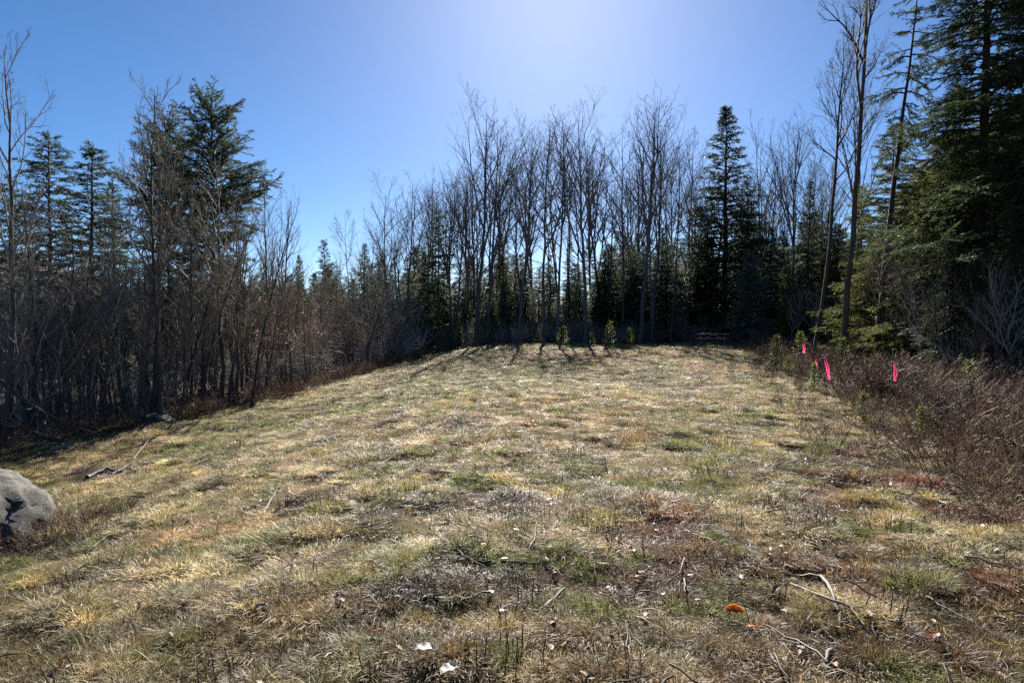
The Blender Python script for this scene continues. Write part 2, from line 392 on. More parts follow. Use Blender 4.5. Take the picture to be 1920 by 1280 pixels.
def proto_col(name, meshes):
    c = bpy.data.collections.new(name)
    for i, me in enumerate(meshes):
        o = bpy.data.objects.new('%s_%02d' % (name, i), me); c.objects.link(o)
    return c
def scatter(name, col, pts, idx, rot, scl, tint, label, cat):
    N = len(pts)
    me = bpy.data.meshes.new(name); me.vertices.add(N); me.vertices.foreach_set('co', np.asarray(pts, np.float32).ravel())
    a = me.attributes.new('idx', 'INT', 'POINT'); a.data.foreach_set('value', np.asarray(idx, np.int32))
    a = me.attributes.new('rot', 'FLOAT_VECTOR', 'POINT'); a.data.foreach_set('vector', np.asarray(rot, np.float32).ravel())
    a = me.attributes.new('scl', 'FLOAT_VECTOR', 'POINT'); a.data.foreach_set('vector', np.asarray(scl, np.float32).ravel())
    t4 = np.ones((N, 4), np.float32); t4[:, :3] = tint
    a = me.attributes.new('tint', 'FLOAT_COLOR', 'POINT'); a.data.foreach_set('color', t4.ravel())
    o = mobj(name, me); tag(o, label, cat, None, 'stuff')
    ng = bpy.data.node_groups.new(name + ' scatter', 'GeometryNodeTree')
    ng.interface.new_socket('Geometry', in_out='INPUT', socket_type='NodeSocketGeometry')
    ng.interface.new_socket('Geometry', in_out='OUTPUT', socket_type='NodeSocketGeometry')
    N_ = ng.nodes; gi = N_.new('NodeGroupInput'); go = N_.new('NodeGroupOutput'); ip = N_.new('GeometryNodeInstanceOnPoints')
    ci = N_.new('GeometryNodeCollectionInfo'); ci.inputs['Collection'].default_value = col
    ci.inputs['Separate Children'].default_value = True; ci.inputs['Reset Children'].default_value = True
    def na(n, t):
        q = N_.new('GeometryNodeInputNamedAttribute'); q.data_type = t; q.inputs['Name'].default_value = n
        return q.outputs['Attribute']
    er = N_.new('FunctionNodeEulerToRotation'); lk = ng.links.new
    lk(gi.outputs[0], ip.inputs['Points']); lk(ci.outputs[0], ip.inputs['Instance']); ip.inputs['Pick Instance'].default_value = True
    lk(na('idx', 'INT'), ip.inputs['Instance Index']); lk(na('rot', 'FLOAT_VECTOR'), er.inputs[0]); lk(er.outputs[0], ip.inputs['Rotation'])
    lk(na('scl', 'FLOAT_VECTOR'), ip.inputs['Scale']); lk(ip.outputs[0], go.inputs[0])
    md = o.modifiers.new('scatter', 'NODES'); md.node_group = ng
    return o

# ------------------------------------------------------------------ ground colours (what grows or lies where, plus vignette darkening in the foreground)
STRAW = np.array((.44, .35, .178)); PALE = np.array((.59, .495, .295)); GREEN = np.array((.19, .20, .07)); ORANGE = np.array((.50, .27, .13))
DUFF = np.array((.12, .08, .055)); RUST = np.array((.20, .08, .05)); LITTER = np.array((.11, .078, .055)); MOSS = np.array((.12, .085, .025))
def spot(px, py, rx, ry, w=1.0):
    p = on_ground(px, py); return (p.x, p.y, rx, ry, w)
DARKS = [spot(850, 950, 1.0, .45), spot(830, 1085, .42, .22, 1.), spot(960, 1062, .3, .12, .8), spot(700, 800, .8, .5, .8), spot(860, 790, .5, .6, .6),
         spot(580, 925, .6, .35, .7), spot(620, 1020, .3, .15, .7), spot(740, 1180, .35, .12, .8), spot(1270, 720, 1.2, .9, .7), spot(1330, 705, 2.5, 1.5, .6),
         spot(330, 800, 2.5, 1.0, .9), spot(180, 885, .8, .5, .9), spot(560, 770, 2.0, 1.0, .5), spot(60, 1030, .8, .6, 1.), spot(820, 690, 2.5, 1.2, .5), spot(150, 1180, .5, .3, .5)]
RUST_AND_VIGNETTE = [spot(1650, 1180, .9, .4, .8), spot(1350, 1240, .7, .25, .7), spot(1880, 1150, .8, .5, .8), spot(1570, 960, .7, .4, .6), spot(640, 1150, .4, .2, .4), spot(250, 1120, .5, .25, .4), spot(1820, 1080, 1.0, .5, .8), spot(1450, 1220, .7, .3, .7), spot(1180, 1120, .5, .25, .6), spot(1830, 960, .9, .5, .8), spot(1500, 1150, 1.0, .5, .75), spot(1650, 1060, 1.0, .6, .7), spot(1350, 990, .6, .4, .7), spot(1700, 960, 1.2, .5, .7), spot(1250, 1180, .5, .2, .5), spot(1260, 985, .75, .5), spot(1160, 970, .4, .2, .8), spot(1330, 1060, .7, .4, .9), spot(1450, 1000, .5, .4, .5), spot(1620, 850, .8, .8, .8),  # reddish-brown ground; extra low spots also paint in the lens darkening
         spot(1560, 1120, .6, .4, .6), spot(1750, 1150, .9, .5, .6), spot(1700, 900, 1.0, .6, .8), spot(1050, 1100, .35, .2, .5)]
MOSS_AND_VIGNETTE = [spot(420, 1150, .9, .4, .5), spot(780, 1200, .8, .3, .45), spot(130, 1240, 1.0, .4, .6), spot(1150, 1200, .7, .3, .5), spot(1550, 1050, .9, .5, .5), spot(1880, 1200, .8, .5, .6), spot(480, 1270, .9, .25, .5), spot(900, 1270, .8, .2, .4), spot(250, 1200, 1.0, .4, .55), spot(600, 1240, .7, .25, .4), spot(1000, 1230, .6, .25, .35), spot(1700, 1220, 1.0, .4, .6), spot(80, 1120, .6, .4, .6), spot(1330, 1130, .5, .3), spot(1520, 885, .8, .6, .8), spot(1600, 870, .6, .6, .7), spot(1390, 1200, .5, .25, .7), spot(350, 1210, .6, .25, .4)]  # brown moss; wide bottom spots put vignette shade into the ground colour
ORANGES = [spot(1000, 668, 3.0, 3.0, .8), spot(1250, 690, 3.5, 3.0, .6), spot(1150, 662, 4.5, 3.2), spot(1330, 657, 4, 2.5, .9), spot(1050, 770, 2.6, 3.0, .8), spot(1100, 830, 1.8, 1.4, .6), spot(880, 835, .9, .5, .6), spot(1420, 760, 1.2, 1.2, .4), spot(430, 880, .6, .4, .5), spot(1600, 800, 1., 1., .6)]
GREENS = [spot(620, 765, 2.8, 2.2, .9), spot(830, 720, 3.0, 3.0, .7), spot(480, 800, 2.0, 1.0, .7), spot(900, 890, .8, .5, .9), spot(1230, 910, .7, .5, .7), spot(820, 1035, .6, .25, .8), spot(490, 1020, .5, .2, .7), spot(960, 1040, .4, .2, .6),
          spot(330, 830, 1.5, .6, .6), spot(1330, 790, 1.5, 1.2, .5), spot(900, 1210, .35, .15, .6), spot(160, 1080, .5, .3, .4), spot(1000, 760, 2, 2, .3)]
def spots(x, y, L):
    v = np.zeros_like(x)
    wx = x + .5 * (fbm(x, y, .6, 91) - .5); wy = y + .5 * (fbm(x, y, .6, 92) - .5)
    for (a, b, rx, ry, w) in L:
        v = np.maximum(v, w * np.exp(-(((wx - a) / rx) ** 2 + ((wy - b) / ry) ** 2) ** 1.3))
    return v
def cover(x, y):
    """dark litter, rust and moss (both with foreground darkening), orange, green and pale amounts of the sward"""
    n1 = fbm(x, y, 1.4, 31); n2 = fbm(x, y, .5, 32); n3 = fbm(x, y, 2.6, 33); n4 = fbm(x, y, .8, 34)
    far = ss(y, 10, 25)
    dk = np.clip(spots(x, y, DARKS) * 1.2 * ss(n2, .3, .6) + ss(n2, .62, .74) * .6 * (1 - .4 * far), 0, 1)
    ru = np.clip(spots(x, y, RUST_AND_VIGNETTE) * ss(n4, .25, .6) * 1.2, 0, 1)
    mo = spots(x, y, MOSS_AND_VIGNETTE)
    og = np.clip(spots(x, y, ORANGES) * ss(n4, .2, .55) + ss(n1, .6, .75) * .35, 0, 1)
    gr = np.clip(spots(x, y, GREENS) * ss(n2, .25, .55) + ss(n3, .52, .7) * .45 * ss(n4, .3, .6) + ss(n4, .64, .74) * .7, 0, 1)
    pa = ss(fbm(x, y, .7, 35), .5, .7) * .8
    return dk, ru, mo, og, gr, pa
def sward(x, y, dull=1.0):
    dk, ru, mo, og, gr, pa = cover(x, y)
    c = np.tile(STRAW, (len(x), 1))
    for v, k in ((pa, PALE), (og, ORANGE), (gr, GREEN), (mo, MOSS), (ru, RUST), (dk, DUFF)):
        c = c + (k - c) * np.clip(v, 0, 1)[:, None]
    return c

# ------------------------------------------------------------------ the ground sheet and the distant hills
def axis(core, lo, hi, far, k):
    a = list(core)
    s = core[-1] - core[-2]; v = core[-1]
    while v < hi: s *= k; v += s; a.append(v)
    s = core[1] - core[0]; v = core[0]
    while v > lo: s *= k; v -= s; a.insert(0, v)
    return np.array(a)
xs = axis(np.concatenate([np.arange(-11, 11, .11)]), -4200, 4200, 0, 1.09)
yc = [1.2]
while yc[-1] < 47: yc.append(yc[-1] + .045 + .0055 * yc[-1])
ys = axis(np.array(yc), -400, 6000, 0, 1.10)
X, Y = np.meshgrid(xs, ys); sh = X.shape; X = X.ravel(); Y = Y.ravel(); Z = gz(X, Y)
nx = sh[1]; I = np.arange(sh[0] * sh[1]).reshape(sh)
Qg = np.stack([I[:-1, :-1], I[:-1, 1:], I[1:, 1:], I[1:, :-1]], -1).reshape(-1, 4)
mg, nt, b = new_mat('meadow soil and thatch')
va = nt.nodes.new('ShaderNodeAttribute'); va.attribute_name = 'sward'
n, r = noise_ramp(nt, 60, [(.3, (.45, .45, .45)), (.7, (1.15, 1.1, 1.05))], detail=8, rough=.75)
mx = nt.nodes.new('ShaderNodeMix'); mx.data_type = 'RGBA'; mx.blend_type = 'MULTIPLY'; mx.inputs[0].default_value = 1
nt.links.new(va.outputs['Color'], mx.inputs[6]); nt.links.new(r.outputs[0], mx.inputs[7]); nt.links.new(mx.outputs[2], b.inputs['Base Color'])
b.inputs['Roughness'].default_value = .95; b.inputs['Specular IOR Level'].default_value = .1
bp = nt.nodes.new('ShaderNodeBump'); bp.inputs['Strength'].default_value = .8; bp.inputs['Distance'].default_value = .03
nt.links.new(n.outputs['Fac'], bp.inputs['Height']); nt.links.new(bp.outputs[0], b.inputs['Normal'])
gm = mesh_np('ground', np.stack([X, Y, Z], 1), Qg, None, [mg], None, True)
fieldw = ss(X - left_edge(Y), -.5, .5) * ss(right_edge(Y) - X, -.5, .5) * ss(far_edge(X) - Y, -.8, .8)
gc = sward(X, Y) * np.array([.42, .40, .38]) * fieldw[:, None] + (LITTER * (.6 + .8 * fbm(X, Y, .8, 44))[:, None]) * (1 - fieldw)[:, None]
ca = gm.attributes.new('sward', 'FLOAT_COLOR', 'POINT')
c4 = np.ones((len(X), 4), np.float32); c4[:, :3] = gc; ca.data.foreach_set('color', c4.ravel())
tag(mobj('ground', gm), 'rough meadow ground with thatch and bare soil', None, None, 'structure')

def hill(name, cx, cy, rx, ry, h, label):
    a = np.linspace(-1, 1, 120); U, V = np.meshgrid(a, a); U = U.ravel(); V = V.ravel()
    z = h * np.exp(-(U * U + V * V) * 3.2) * (.75 + .5 * fbm(U * 3 + cx, V * 3, .9, 61)) + 9 * fbm(U * 60, V * 60, 1, 62) - .05 * h - 12
    I = np.arange(120 * 120).reshape(120, 120)
    Qh = np.stack([I[:-1, :-1], I[:-1, 1:], I[1:, 1:], I[1:, :-1]], -1).reshape(-1, 4)
    m, nt, b = new_mat('far leafless woods'); n_, r_ = noise_ramp(nt, .03, [(.35, (.07, .07, .075)), (.65, (.13, .11, .105))], detail=8)
    nt.links.new(r_.outputs[0], b.inputs['Base Color']); b.inputs['Roughness'].default_value = 1
    tag(mobj(name, mesh_np(name, np.stack([cx + U * rx, cy + V * ry, z], 1), Qh, None, [m], None, True)), label, None, None, 'structure')
hill('hills', -1900, 1900, 1500, 900, 250, 'low wooded ridge seen far off through the left thicket')
hill('hills', -300, 3000, 1800, 900, 120, 'low wooded ridge far behind the clearing')

# ------------------------------------------------------------------ tree kinds
BT = [bare_tree(101, 17, .15, .42, 13, 7, 4, 2, lr=.46, up=.05, tip=.005, ang=(.4, .9)), bare_tree(102, 17, .135, .5, 11, 7, 4, 2, lr=.42, up=.05, tip=.005, ang=(.4, .85), fork=(.42, .6)), bare_tree(103, 17, .16, .36, 13, 7, 4, 2, ang=(.3, .6), lr=.56, up=.05, tip=.005, fork=(.45,)),
      bare_tree(104, 16, .145, .5, 9, 7, 4, 2, ang=(.25, .55), lr=.5, up=.05, tip=.005, fork=(.38, .5)), bare_tree(105, 17, .155, .4, 12, 8, 4, 2, ang=(.4, .8), lr=.5, wander=.15, up=.05, tip=.005, fork=(.5,)),
      bare_tree(106, 16, .11, .45, 12, 6, 4, 2, ang=(.35, .7), lr=.38, tip=.005),
      bare_tree(107, 16, .12, .5, 10, 7, 5, 2, ang=(.6, 1.1), lr=.36, up=.12, wander=.2, tip=.005, sweep=.06, fork=(.55,)), bare_tree(108, 15, .10, .6, 10, 8, 5, 2, ang=(.5, 1.0), lr=.4, up=.05, tip=.005), bare_tree(109, 16, .13, .34, 12, 6, 4, 2, ang=(.5, .9), lr=.42, up=.1, wander=.16, tip=.005, sweep=-.05, fork=(.3, .52))]
SP = [bare_tree(201, 7, .07, .22, 18, 5, 3, 2, ang=(.35, .8), lr=.38, tip=.0028, mats=('bark_sap', 'twig_sap'), wander=.09),
      bare_tree(202, 7, .08, .3, 14, 5, 3, 2, ang=(.3, .7), lr=.42, tip=.0028, mats=('bark_sap', 'twig_sap'), sweep=.12),
      bare_tree(203, 6, .05, .2, 16, 5, 3, 2, ang=(.5, 1.0), lr=.4, tip=.0028, mats=('bark_sap', 'twig_sap'), wander=.12),
      bare_tree(204, 6.5, .08, .25, 14, 5, 3, 2, ang=(.3, .6), lr=.5, tip=.0028, mats=('bark_sap', 'twig_sap'), sweep=.25),
      bare_tree(205, 8, .06, .35, 16, 6, 4, 2, ang=(.35, .65), lr=.33, tip=.003, mats=('bark_sap', 'twig_sap'))]
TALL = bare_tree(301, 15.5, .13, .55, 11, 7, 6, 4, ang=(.35, .85), lr=.34, wander=.13, tip=.004, fork=(.66,), mats=('bark_con', 'bark_con'))
BEECH = bare_tree(302, 4, .03, .15, 16, 6, 4, 2, ang=(.6, 1.1), lr=.42, tip=.0025, mats=('bark_sap', 'twig_sap'), leaves=2200)
CF = [conifer(401, 12, .14, .05, 2.9, 200, 16, 24, sl=.15, sw=.018), conifer(402, 12, .13, .06, 2.6, 180, 16, 24, sl=.15, sw=.018, prof=.6, irr=.6), conifer(403, 11, .12, .03, 2.9, 220, 16, 23, sl=.14, sw=.018, elev=(.8, .15), prof=.9, irr=.45),
      conifer(404, 12, .13, .1, 3.0, 150, 16, 25, sl=.15, sw=.018, prof=.5, irr=.65, elev=(.6, .2))]
CFX = [conifer(421, 11, .12, .03, 2.8, 190, 16, 24, sl=.14, sw=.018, prof=.8, irr=.55, needle='needle_grey'), conifer(422, 8, .10, .03, 2.3, 150, 16, 24, sl=.13, sw=.017, prof=.6, irr=.65, elev=(.6, 0), needle='needle_grey')]
CFG = conifer(405, 5, .07, .04, 1.5, 130, 18, 26, sl=.11, sw=.012, prof=.8, elev=(.7, .05), irr=.35, needle='needle_grey')
CFO = conifer(406, 10, .12, .03, 3.2, 190, 28, 34, sl=.12, sw=.0105, prof=.7, irr=.5, needle='needle_olive', elev=(.7, .1))
CFN = conifer(407, 20, .22, .03, 4.2, 300, 28, 33, sl=.13, sw=.0125, prof=.45, irr=.6, elev=(.6, .08), droop=-.10)
CFI = conifer(408, 11, .12, .22, 4.0, 150, 26, 30, sl=.13, sw=.014, prof=.24, irr=.6, elev=(.9, .15), droop=-.05)
PINE = conifer(409, 15, .16, .52, 2.1, 42, 18, 18, sl=.12, sw=.016, prof=.4, irr=.75, elev=(.5, -.1))
YP = [conifer(410, 1.6, .02, .03, .62, 46, 9, 14, sl=.09, sw=.008, prof=.8, elev=(.9, .25), droop=.02, needle='needle_young', irr=.4),
      conifer(411, 1.4, .018, .05, .55, 36, 9, 12, sl=.10, sw=.008, prof=.6, elev=(1.0, .4), droop=.03, needle='needle_young', irr=.5)]

# ------------------------------------------------------------------ the row of tall bare trees along the far edge
FAR = [  # px, Y, top, kind, wide, lean, label
    (895, 45.6, 203, 3, 1.05, (0, -.01), 'tall bare tree with thick straight trunk, leftmost of the front row at the far edge'),
    (913, 47.0, 212, 6, 1.0, (0, .03), 'bare tree just right of the thick leftmost trunk, leaning right at its top'),
    (975, 46.4, 245, 3, 1.0, (0, .01), 'tall slim bare tree midway between the leftmost thick trunk and the twin trunks'),
    (1020, 45.6, 222, 1, 1.0, (0, .015), 'bare tree of the close twin trunks at the far edge, left one of the two'),
    (1046, 45.8, 214, 8, .9, (0, .0), 'bare tree of the close twin trunks at the far edge, right one of the two'),
    (1060, 46.6, 236, 7, .9, (0, .02), 'slim bare tree standing close behind the twin trunks on their right side'),
    (1097, 45.6, 222, 3, 1.05, (0, .015), 'single bare tree with slender dark trunk right of the twin trunks'),
    (1200, 46.5, 192, 2, 1.0, (0, .01), 'tallest bare tree of the far edge with wide vase-shaped crown'),
    (1222, 48.0, 225, 3, .9, (0, .02), 'bare tree close behind the tallest vase-crowned tree on its right'),
    (1165, 49.0, 240, 4, .75, (0, .03), 'bare tree just left of the tallest vase-crowned tree'),
    (1258, 48.6, 262, 6, .9, (0, .04), 'bare tree leaning right beside the tall pointed conifer'),
    (1290, 50.0, 258, 5, 1.0, (0, .02), 'thin bare tree at the left foot of the tall pointed conifer'),
    (765, 48.5, 338, 4, .85, (0, .0), 'round-crowned bare tree left of the dark bushy conifer at the far edge'),
    (735, 52.0, 352, 0, .9, (0, -.02), 'bare tree at the left end of the far row, left of the round-crowned one'),
    (655, 60.0, 396, 7, .75, (0, .0), 'lone small bare tree with round crown standing in the skyline gap'),
    (805, 50.0, 332, 8, .7, (0, -.02), 'bare tree rising behind the dark bushy conifer on its left side'),
    (848, 51.0, 330, 5, 1.1, (0, .01), 'fine-twigged bare tree rising behind the dark bushy conifer on its right side'),
    (1440, 46.0, 232, 8, .8, (0, -.02), 'bare tree with crooked limbs rising just right of the tall pointed conifer'),
    (1478, 45.0, 224, 2, .85, (0, .05), 'wide bare tree with forked limbs between pointed conifer and tall pair'),
    (1512, 40.0, 300, 5, 1.0, (0, .03), 'slim bare tree left of the tall pair of bare trunks'),
    (1604, 31.0, 128, 2, .75, (0, .06), 'bare tree with upright forked limbs behind the tall pair of trunks'),
]
for px, Yd, top, k, wd, ln, lab in FAR:
    plant_px('bare_tree', BT[k], px, Yd, top, lab, group='tall bare trees along the far edge', wide=wd, lean=ln)
plant_px('bare_tree', TALL, 1578, 22, -190, 'very tall bare tree on the right, thicker trunk of the leaning pair', group='tall pair of bare trees', lean=(0, .012), rz=2.2, wide=.85)
plant_px('bare_tree', TALL, 1528, 24, 40, 'tall thin bare tree on the right, slimmer and left of the pair', group='tall pair of bare trees', lean=(0, .085), rz=4.0, wide=.85)

rs = np.random.default_rng(11)
def zone(px, Z):
    for lim, t in Z:
        if px < lim: return t
    return Z[-1][1]
ORD = ['first', 'second', 'third', 'fourth', 'fifth', 'sixth', 'seventh', 'eighth', 'ninth', 'tenth', 'eleventh', 'twelfth', 'thirteenth', 'fourteenth', 'fifteenth', 'sixteenth']
SEEN = {}
def nth(label):
    k = SEEN[label] = SEEN.get(label, 0) + 1
    return label + ', ' + ORD[min(k, 16) - 1] + ' from left'
WOOD = [(705, 'in the skyline gap'), (800, 'behind the far row left end'), (885, 'behind the dark bushy conifer'), (960, 'behind the thick leftmost trunk'), (1010, 'left of the twin trunks'),
        (1080, 'behind the close twin trunks'), (1150, 'behind the single slender trunk'), (1235, 'behind the tallest vase-crowned tree'), (1310, 'just left of the tall pointed conifer'), (1400, 'behind the tall pointed conifer'), (1480, 'just right of the tall pointed conifer'), (1600, 'left of the tall pair of trunks'), (9999, 'right of the tall pair')]
THICK = [(60, 'at the left edge of the picture'), (140, 'below the narrow spruce'), (230, 'above the fallen leaning stems'), (310, 'around the crossing dark stems'), (400, 'below the large irregular hemlock'), (470, 'right of the large hemlock'), (540, 'around the curved sweeping stem'), (620, 'near the copper-leaved saplings'), (700, 'where the thicket narrows to the far corner'), (9999, 'at the far left corner of the field')]
RIGHT = [(1560, 'left of the tall pair of trunks'), (1640, 'behind the pink ribbons'), (1720, 'below the leaning pine'), (1800, 'left of the huge conifer'), (1870, 'under the huge conifer'), (9999, 'at the right edge of the picture')]
for i in range(58):
    px = 640 + 930 * (i + rs.random()) / 58; Yd = 47.5 + 34 * rs.random() ** 1.4
    base = np.interp(px, [640, 700, 760, 860, 900, 1200, 1290, 1450, 1570], [470, 420, 370, 335, 275, 255, 285, 290, 280])
    plant_px('bare_tree', BT[rs.integers(0, 9)], px, Yd, base + 110 * rs.random() ** 1.3, nth(('bare tree %s in the wood, ' % ('near' if Yd < 60 else 'deep')) + zone(px, WOOD)),
             group='bare trees in the depth of the wood', wide=.7 + .5 * rs.random(), lean=(0, rs.normal() * .05))

# ------------------------------------------------------------------ conifers
CON = [  # px, Y, top, proto, wide, label
    (1356, 47.5, 200, CF[2], 1.35, 'tall pointed dark conifer at the right of the far edge'),
    (1408, 41.0, 466, CFG, 1.25, 'small bushy grey-green spruce behind the picnic table, right of it'),
    (1396, 47.5, 330, CF[1], .9, 'dark conifer close behind the tall pointed one on its right'),
    (1312, 50.0, 385, CF[0], .9, 'dark conifer close behind the tall pointed one on its left'),
    (822, 47.5, 392, CF[3], .85, 'dark bushy conifer left of the thick leftmost trunk at the far edge'),
    (795, 49.0, 470, CF[0], .95, 'low dark conifer at the left foot of the bushy one, reaching the ground'),
    (1240, 50.5, 425, CF[0], 1.1, 'conifer showing between the tallest bare tree and the pointed conifer'),
    (1180, 51.0, 470, CF[2], .95, 'conifer low behind the trunk of the tallest bare tree'),
    (945, 49.0, 478, CFO, .75, 'olive green conifer between the leftmost thick trunk and the slim one'),
    (1065, 52.0, 450, CF[1], .9, 'conifer behind the close twin trunks at the far edge'),
    (1130, 52.0, 505, CF[2], 1.0, 'low conifer behind the single slender trunk'),
    (1445, 44.0, 425, CF[0], 1.1, 'dark conifer directly right of the bushy grey-green spruce'),
    (1512, 36.0, 335, CF[1], .8, 'narrow dark conifer left of the tall pair of bare trunks'),
    (1476, 37.0, 470, CFO, .7, 'low olive conifer left of the tall pair of bare trunks'),
    (1552, 33.0, 395, CF[2], 1.05, 'dark conifer just behind the tall pair of bare trunks'),
    (1610, 29.0, 345, CFO, .95, 'olive hemlock right of the tall pair of bare trunks'),
    (1662, 23.0, 228, CFO, 1.1, 'lit olive green hemlock below the leaning pine'),
    (1722, 19.0, 330, CFO, 1.15, 'olive hemlock with long low boughs in front of the huge dark conifer'),
    (1790, 18.5, 150, CF[0], 1.15, 'dark conifer against the left flank of the huge dark conifer'),
    (1836, 17.0, -360, CFN, 1.1, 'huge dark conifer filling the upper right corner'),
    (1925, 15.5, -160, CFN, .9, 'dark conifer cut off by the right edge of the picture'),
    (1890, 14.5, 390, CF[1], 1.1, 'low dark conifer beneath the huge ones at the right edge'),
    (1780, 16.0, 430, CF[2], 1.1, 'low dark hemlock at the foot of the huge conifer'),
    (396, 22.0, 196, CFI, .8, 'large irregular dark hemlock standing above the left thicket'),
    (322, 23.5, 236, CFI, .75, 'hemlock behind the large irregular one on its left side'),
    (96, 24.0, 250, CF[3], 1.15, 'narrow dark spruce near the left edge, taller of the two'),
    (168, 23.0, 266, CF[1], 1.4, 'dark spruce right of the narrow one near the left edge'),
    (212, 27.0, 335, CF[1], 1.0, 'smaller spruce behind the pair near the left edge'),
    (28, 27.0, 330, CF[3], 1.0, 'dark spruce at the left edge behind the thicket'),
    (562, 60.0, 478, CF[2], .9, 'small pointed conifer alone in the low skyline gap'),
    (612, 58.0, 448, CF[1], 1.0, 'dark conifer in the skyline left of the lone round-crowned tree'),
    (684, 60.0, 455, CF[0], 1.0, 'dark conifer in the skyline right of the lone round-crowned tree'),
]
for px, Yd, top, pr, wd, lab in CON:
    plant_px('conifer', pr, px, Yd, top, lab, group='conifers', wide=wd)
plant_px('pine_tree', PINE, 1640, 20, -90, 'tall leaning pine with bare lower trunk and sparse tufts of needles', lean=(0, .10), wide=.8)

for i in range(60):
    px = 600 + 1000 * (i + rs.random()) / 60; Yd = 48.5 + 16 * rs.random()
    base = np.interp(px, [620, 700, 800, 900, 1200, 1300, 1560], [500, 490, 470, 470, 450, 430, 410])
    plant_px('conifer', ([CF[0], CF[1], CF[3]] + CFX + CFX + CFX[:1])[rs.integers(0, 8)], px, Yd, base + 75 * rs.random(), nth('conifer in the shaded wood, ' + zone(px, WOOD)), group='conifers in the depth of the wood', wide=1.0 + .6 * rs.random())
for i in range(18):
    px = 870 + 450 * (i + rs.random()) / 18; Yd = 48 + 4 * rs.random()
    plant_px('conifer', [CFG, CFX[1], CFX[0]][i % 3], px, Yd, 520 + 70 * rs.random(), nth('low grey-green conifer, ' + zone(px, WOOD)), group='low conifers between the far trunks', wide=.9 + .5 * rs.random())
for i in range(44):
    px = 1480 + 560 * (i + rs.random()) / 44; Yd = np.interp(px, [1480, 1700, 2000], [38, 24, 19]) + 14 * rs.random()
    plant_px('conifer', [CF[0], CFX[0], CF[2], CFO, CFX[1]][rs.integers(0, 5)], px, Yd, np.interp(px, [1480, 1650, 1760, 2000], [430, 400, 250, 100]) + 90 * rs.random(),
             nth('hemlock in the right wood, ' + zone(px, RIGHT)), group='hemlocks in the right wood', wide=1.35 + .5 * rs.random())
for i in range(60):
    px = -80 + 720 * (i + rs.random()) / 60; Yd = 34 + 34 * rs.random()
    plant_px('conifer', CF[rs.integers(0, 4)], px, Yd, np.interp(px, [0, 400, 640], [545, 520, 500]) + 40 * rs.random(),
             nth('low conifer behind the thicket, ' + zone(px, THICK)), group='conifers behind the left thicket', wide=1.0 + .5 * rs.random())

# ------------------------------------------------------------------ the left thicket
SAP = [  # px, Y, top, kind, wide, lean, label
    (2, 12.0, 90, 4, .95, (0, .03), 'tall bare sapling with spread crown at the left edge'),
    (60, 13.0, 330, 0, 1., (0, -.05), 'bare sapling left of the two narrow spruces, leaning left'),
    (112, 13.5, 385, 2, 1., (0, .05), 'bare sapling standing before the narrow dark spruce'),
    (172, 14.2, 470, 0, 1., (0, .0), 'straight dark-stemmed sapling above the fallen leaning stems'),
    (188, 14.6, 430, 2, .9, (0, .05), 'thin sapling just right of the straight dark-stemmed one'),
    (262, 15.2, 300, 1, .7, (0, .07), 'dark leaning stem, left one of the crossing pair before the large hemlock'),
    (283, 15.6, 162, 4, .95, (0, .0), 'tall thin bare sapling reaching above the large hemlock on its left side'),
    (300, 15.0, 158, 4, .85, (0, .03), 'tall bare sapling with dark stem in front of the large hemlock'),
    (342, 16.4, 330, 0, .9, (0, .03), 'thin bare sapling before the large hemlock trunk'),
    (372, 16.8, 420, 3, .8, (0, .08), 'sapling with low forked limbs before the large hemlock'),
    (416, 17.4, 300, 0, .9, (0, -.01), 'straight sapling at the right side of the large hemlock'),
    (440, 19.0, 350, 2, .9, (0, .02), 'twiggy sapling right of the large hemlock'),
    (470, 17.6, 380, 3, .6, (0, .08), 'curved dark stem sweeping up to the right at the thicket end'),
    (462, 22.0, 308, 4, .9, (0, .0), 'tall pale sapling right of the large hemlock, left of three'),
    (498, 22.5, 318, 4, .8, (0, .02), 'tall pale sapling right of the large hemlock, middle of three'),
    (530, 23.5, 372, 0, .8, (0, .06), 'tall pale sapling right of the large hemlock, rightmost and leaning'),
    (585, 26.0, 545, 3, .9, (0, .25), 'low slanting stem leaning far right over the left edge of the field'),
    (625, 30.0, 520, 2, 1.1, (0, .02), 'bushy grey sapling where the thicket meets the far edge'),
    (690, 36.0, 505, 2, 1.2, (0, .0), 'bushy grey sapling left of the round-crowned bare tree'),
    (232, 16.0, 380, 1, .8, (0, -.12), 'thin sapling leaning left toward the two spruces'),
]
for px, Yd, top, k, wd, ln, lab in SAP:
    plant_px('sapling', SP[k], px, Yd, top, lab, cat='sapling', group='saplings of the left thicket', wide=wd, lean=ln, rz=(0.0 if k in (1, 3) else None))
for i in range(120):
    px = -70 + 860 * (i + rs.random()) / 120
    e = np.interp(px, [-70, 0, 280, 420, 560, 700, 790], [11.0, 11.8, 15, 17, 21, 31, 44]); Yd = e + .3 + 9 * rs.random() ** 1.4
    top = np.interp(px, [0, 300, 560, 640, 790], [470, 450, 470, 510, 520]) + 95 * rs.random()
    plant_px('sapling', SP[rs.integers(0, 5)], px, Yd, top, nth(('%s thicket sapling ' % ('front' if Yd < e + 3 else 'deep')) + zone(px, THICK)), cat='sapling', group='thin saplings crowding the left thicket',
             wide=.9 + .5 * rs.random(), lean=(rs.normal() * .05, rs.normal() * .09))
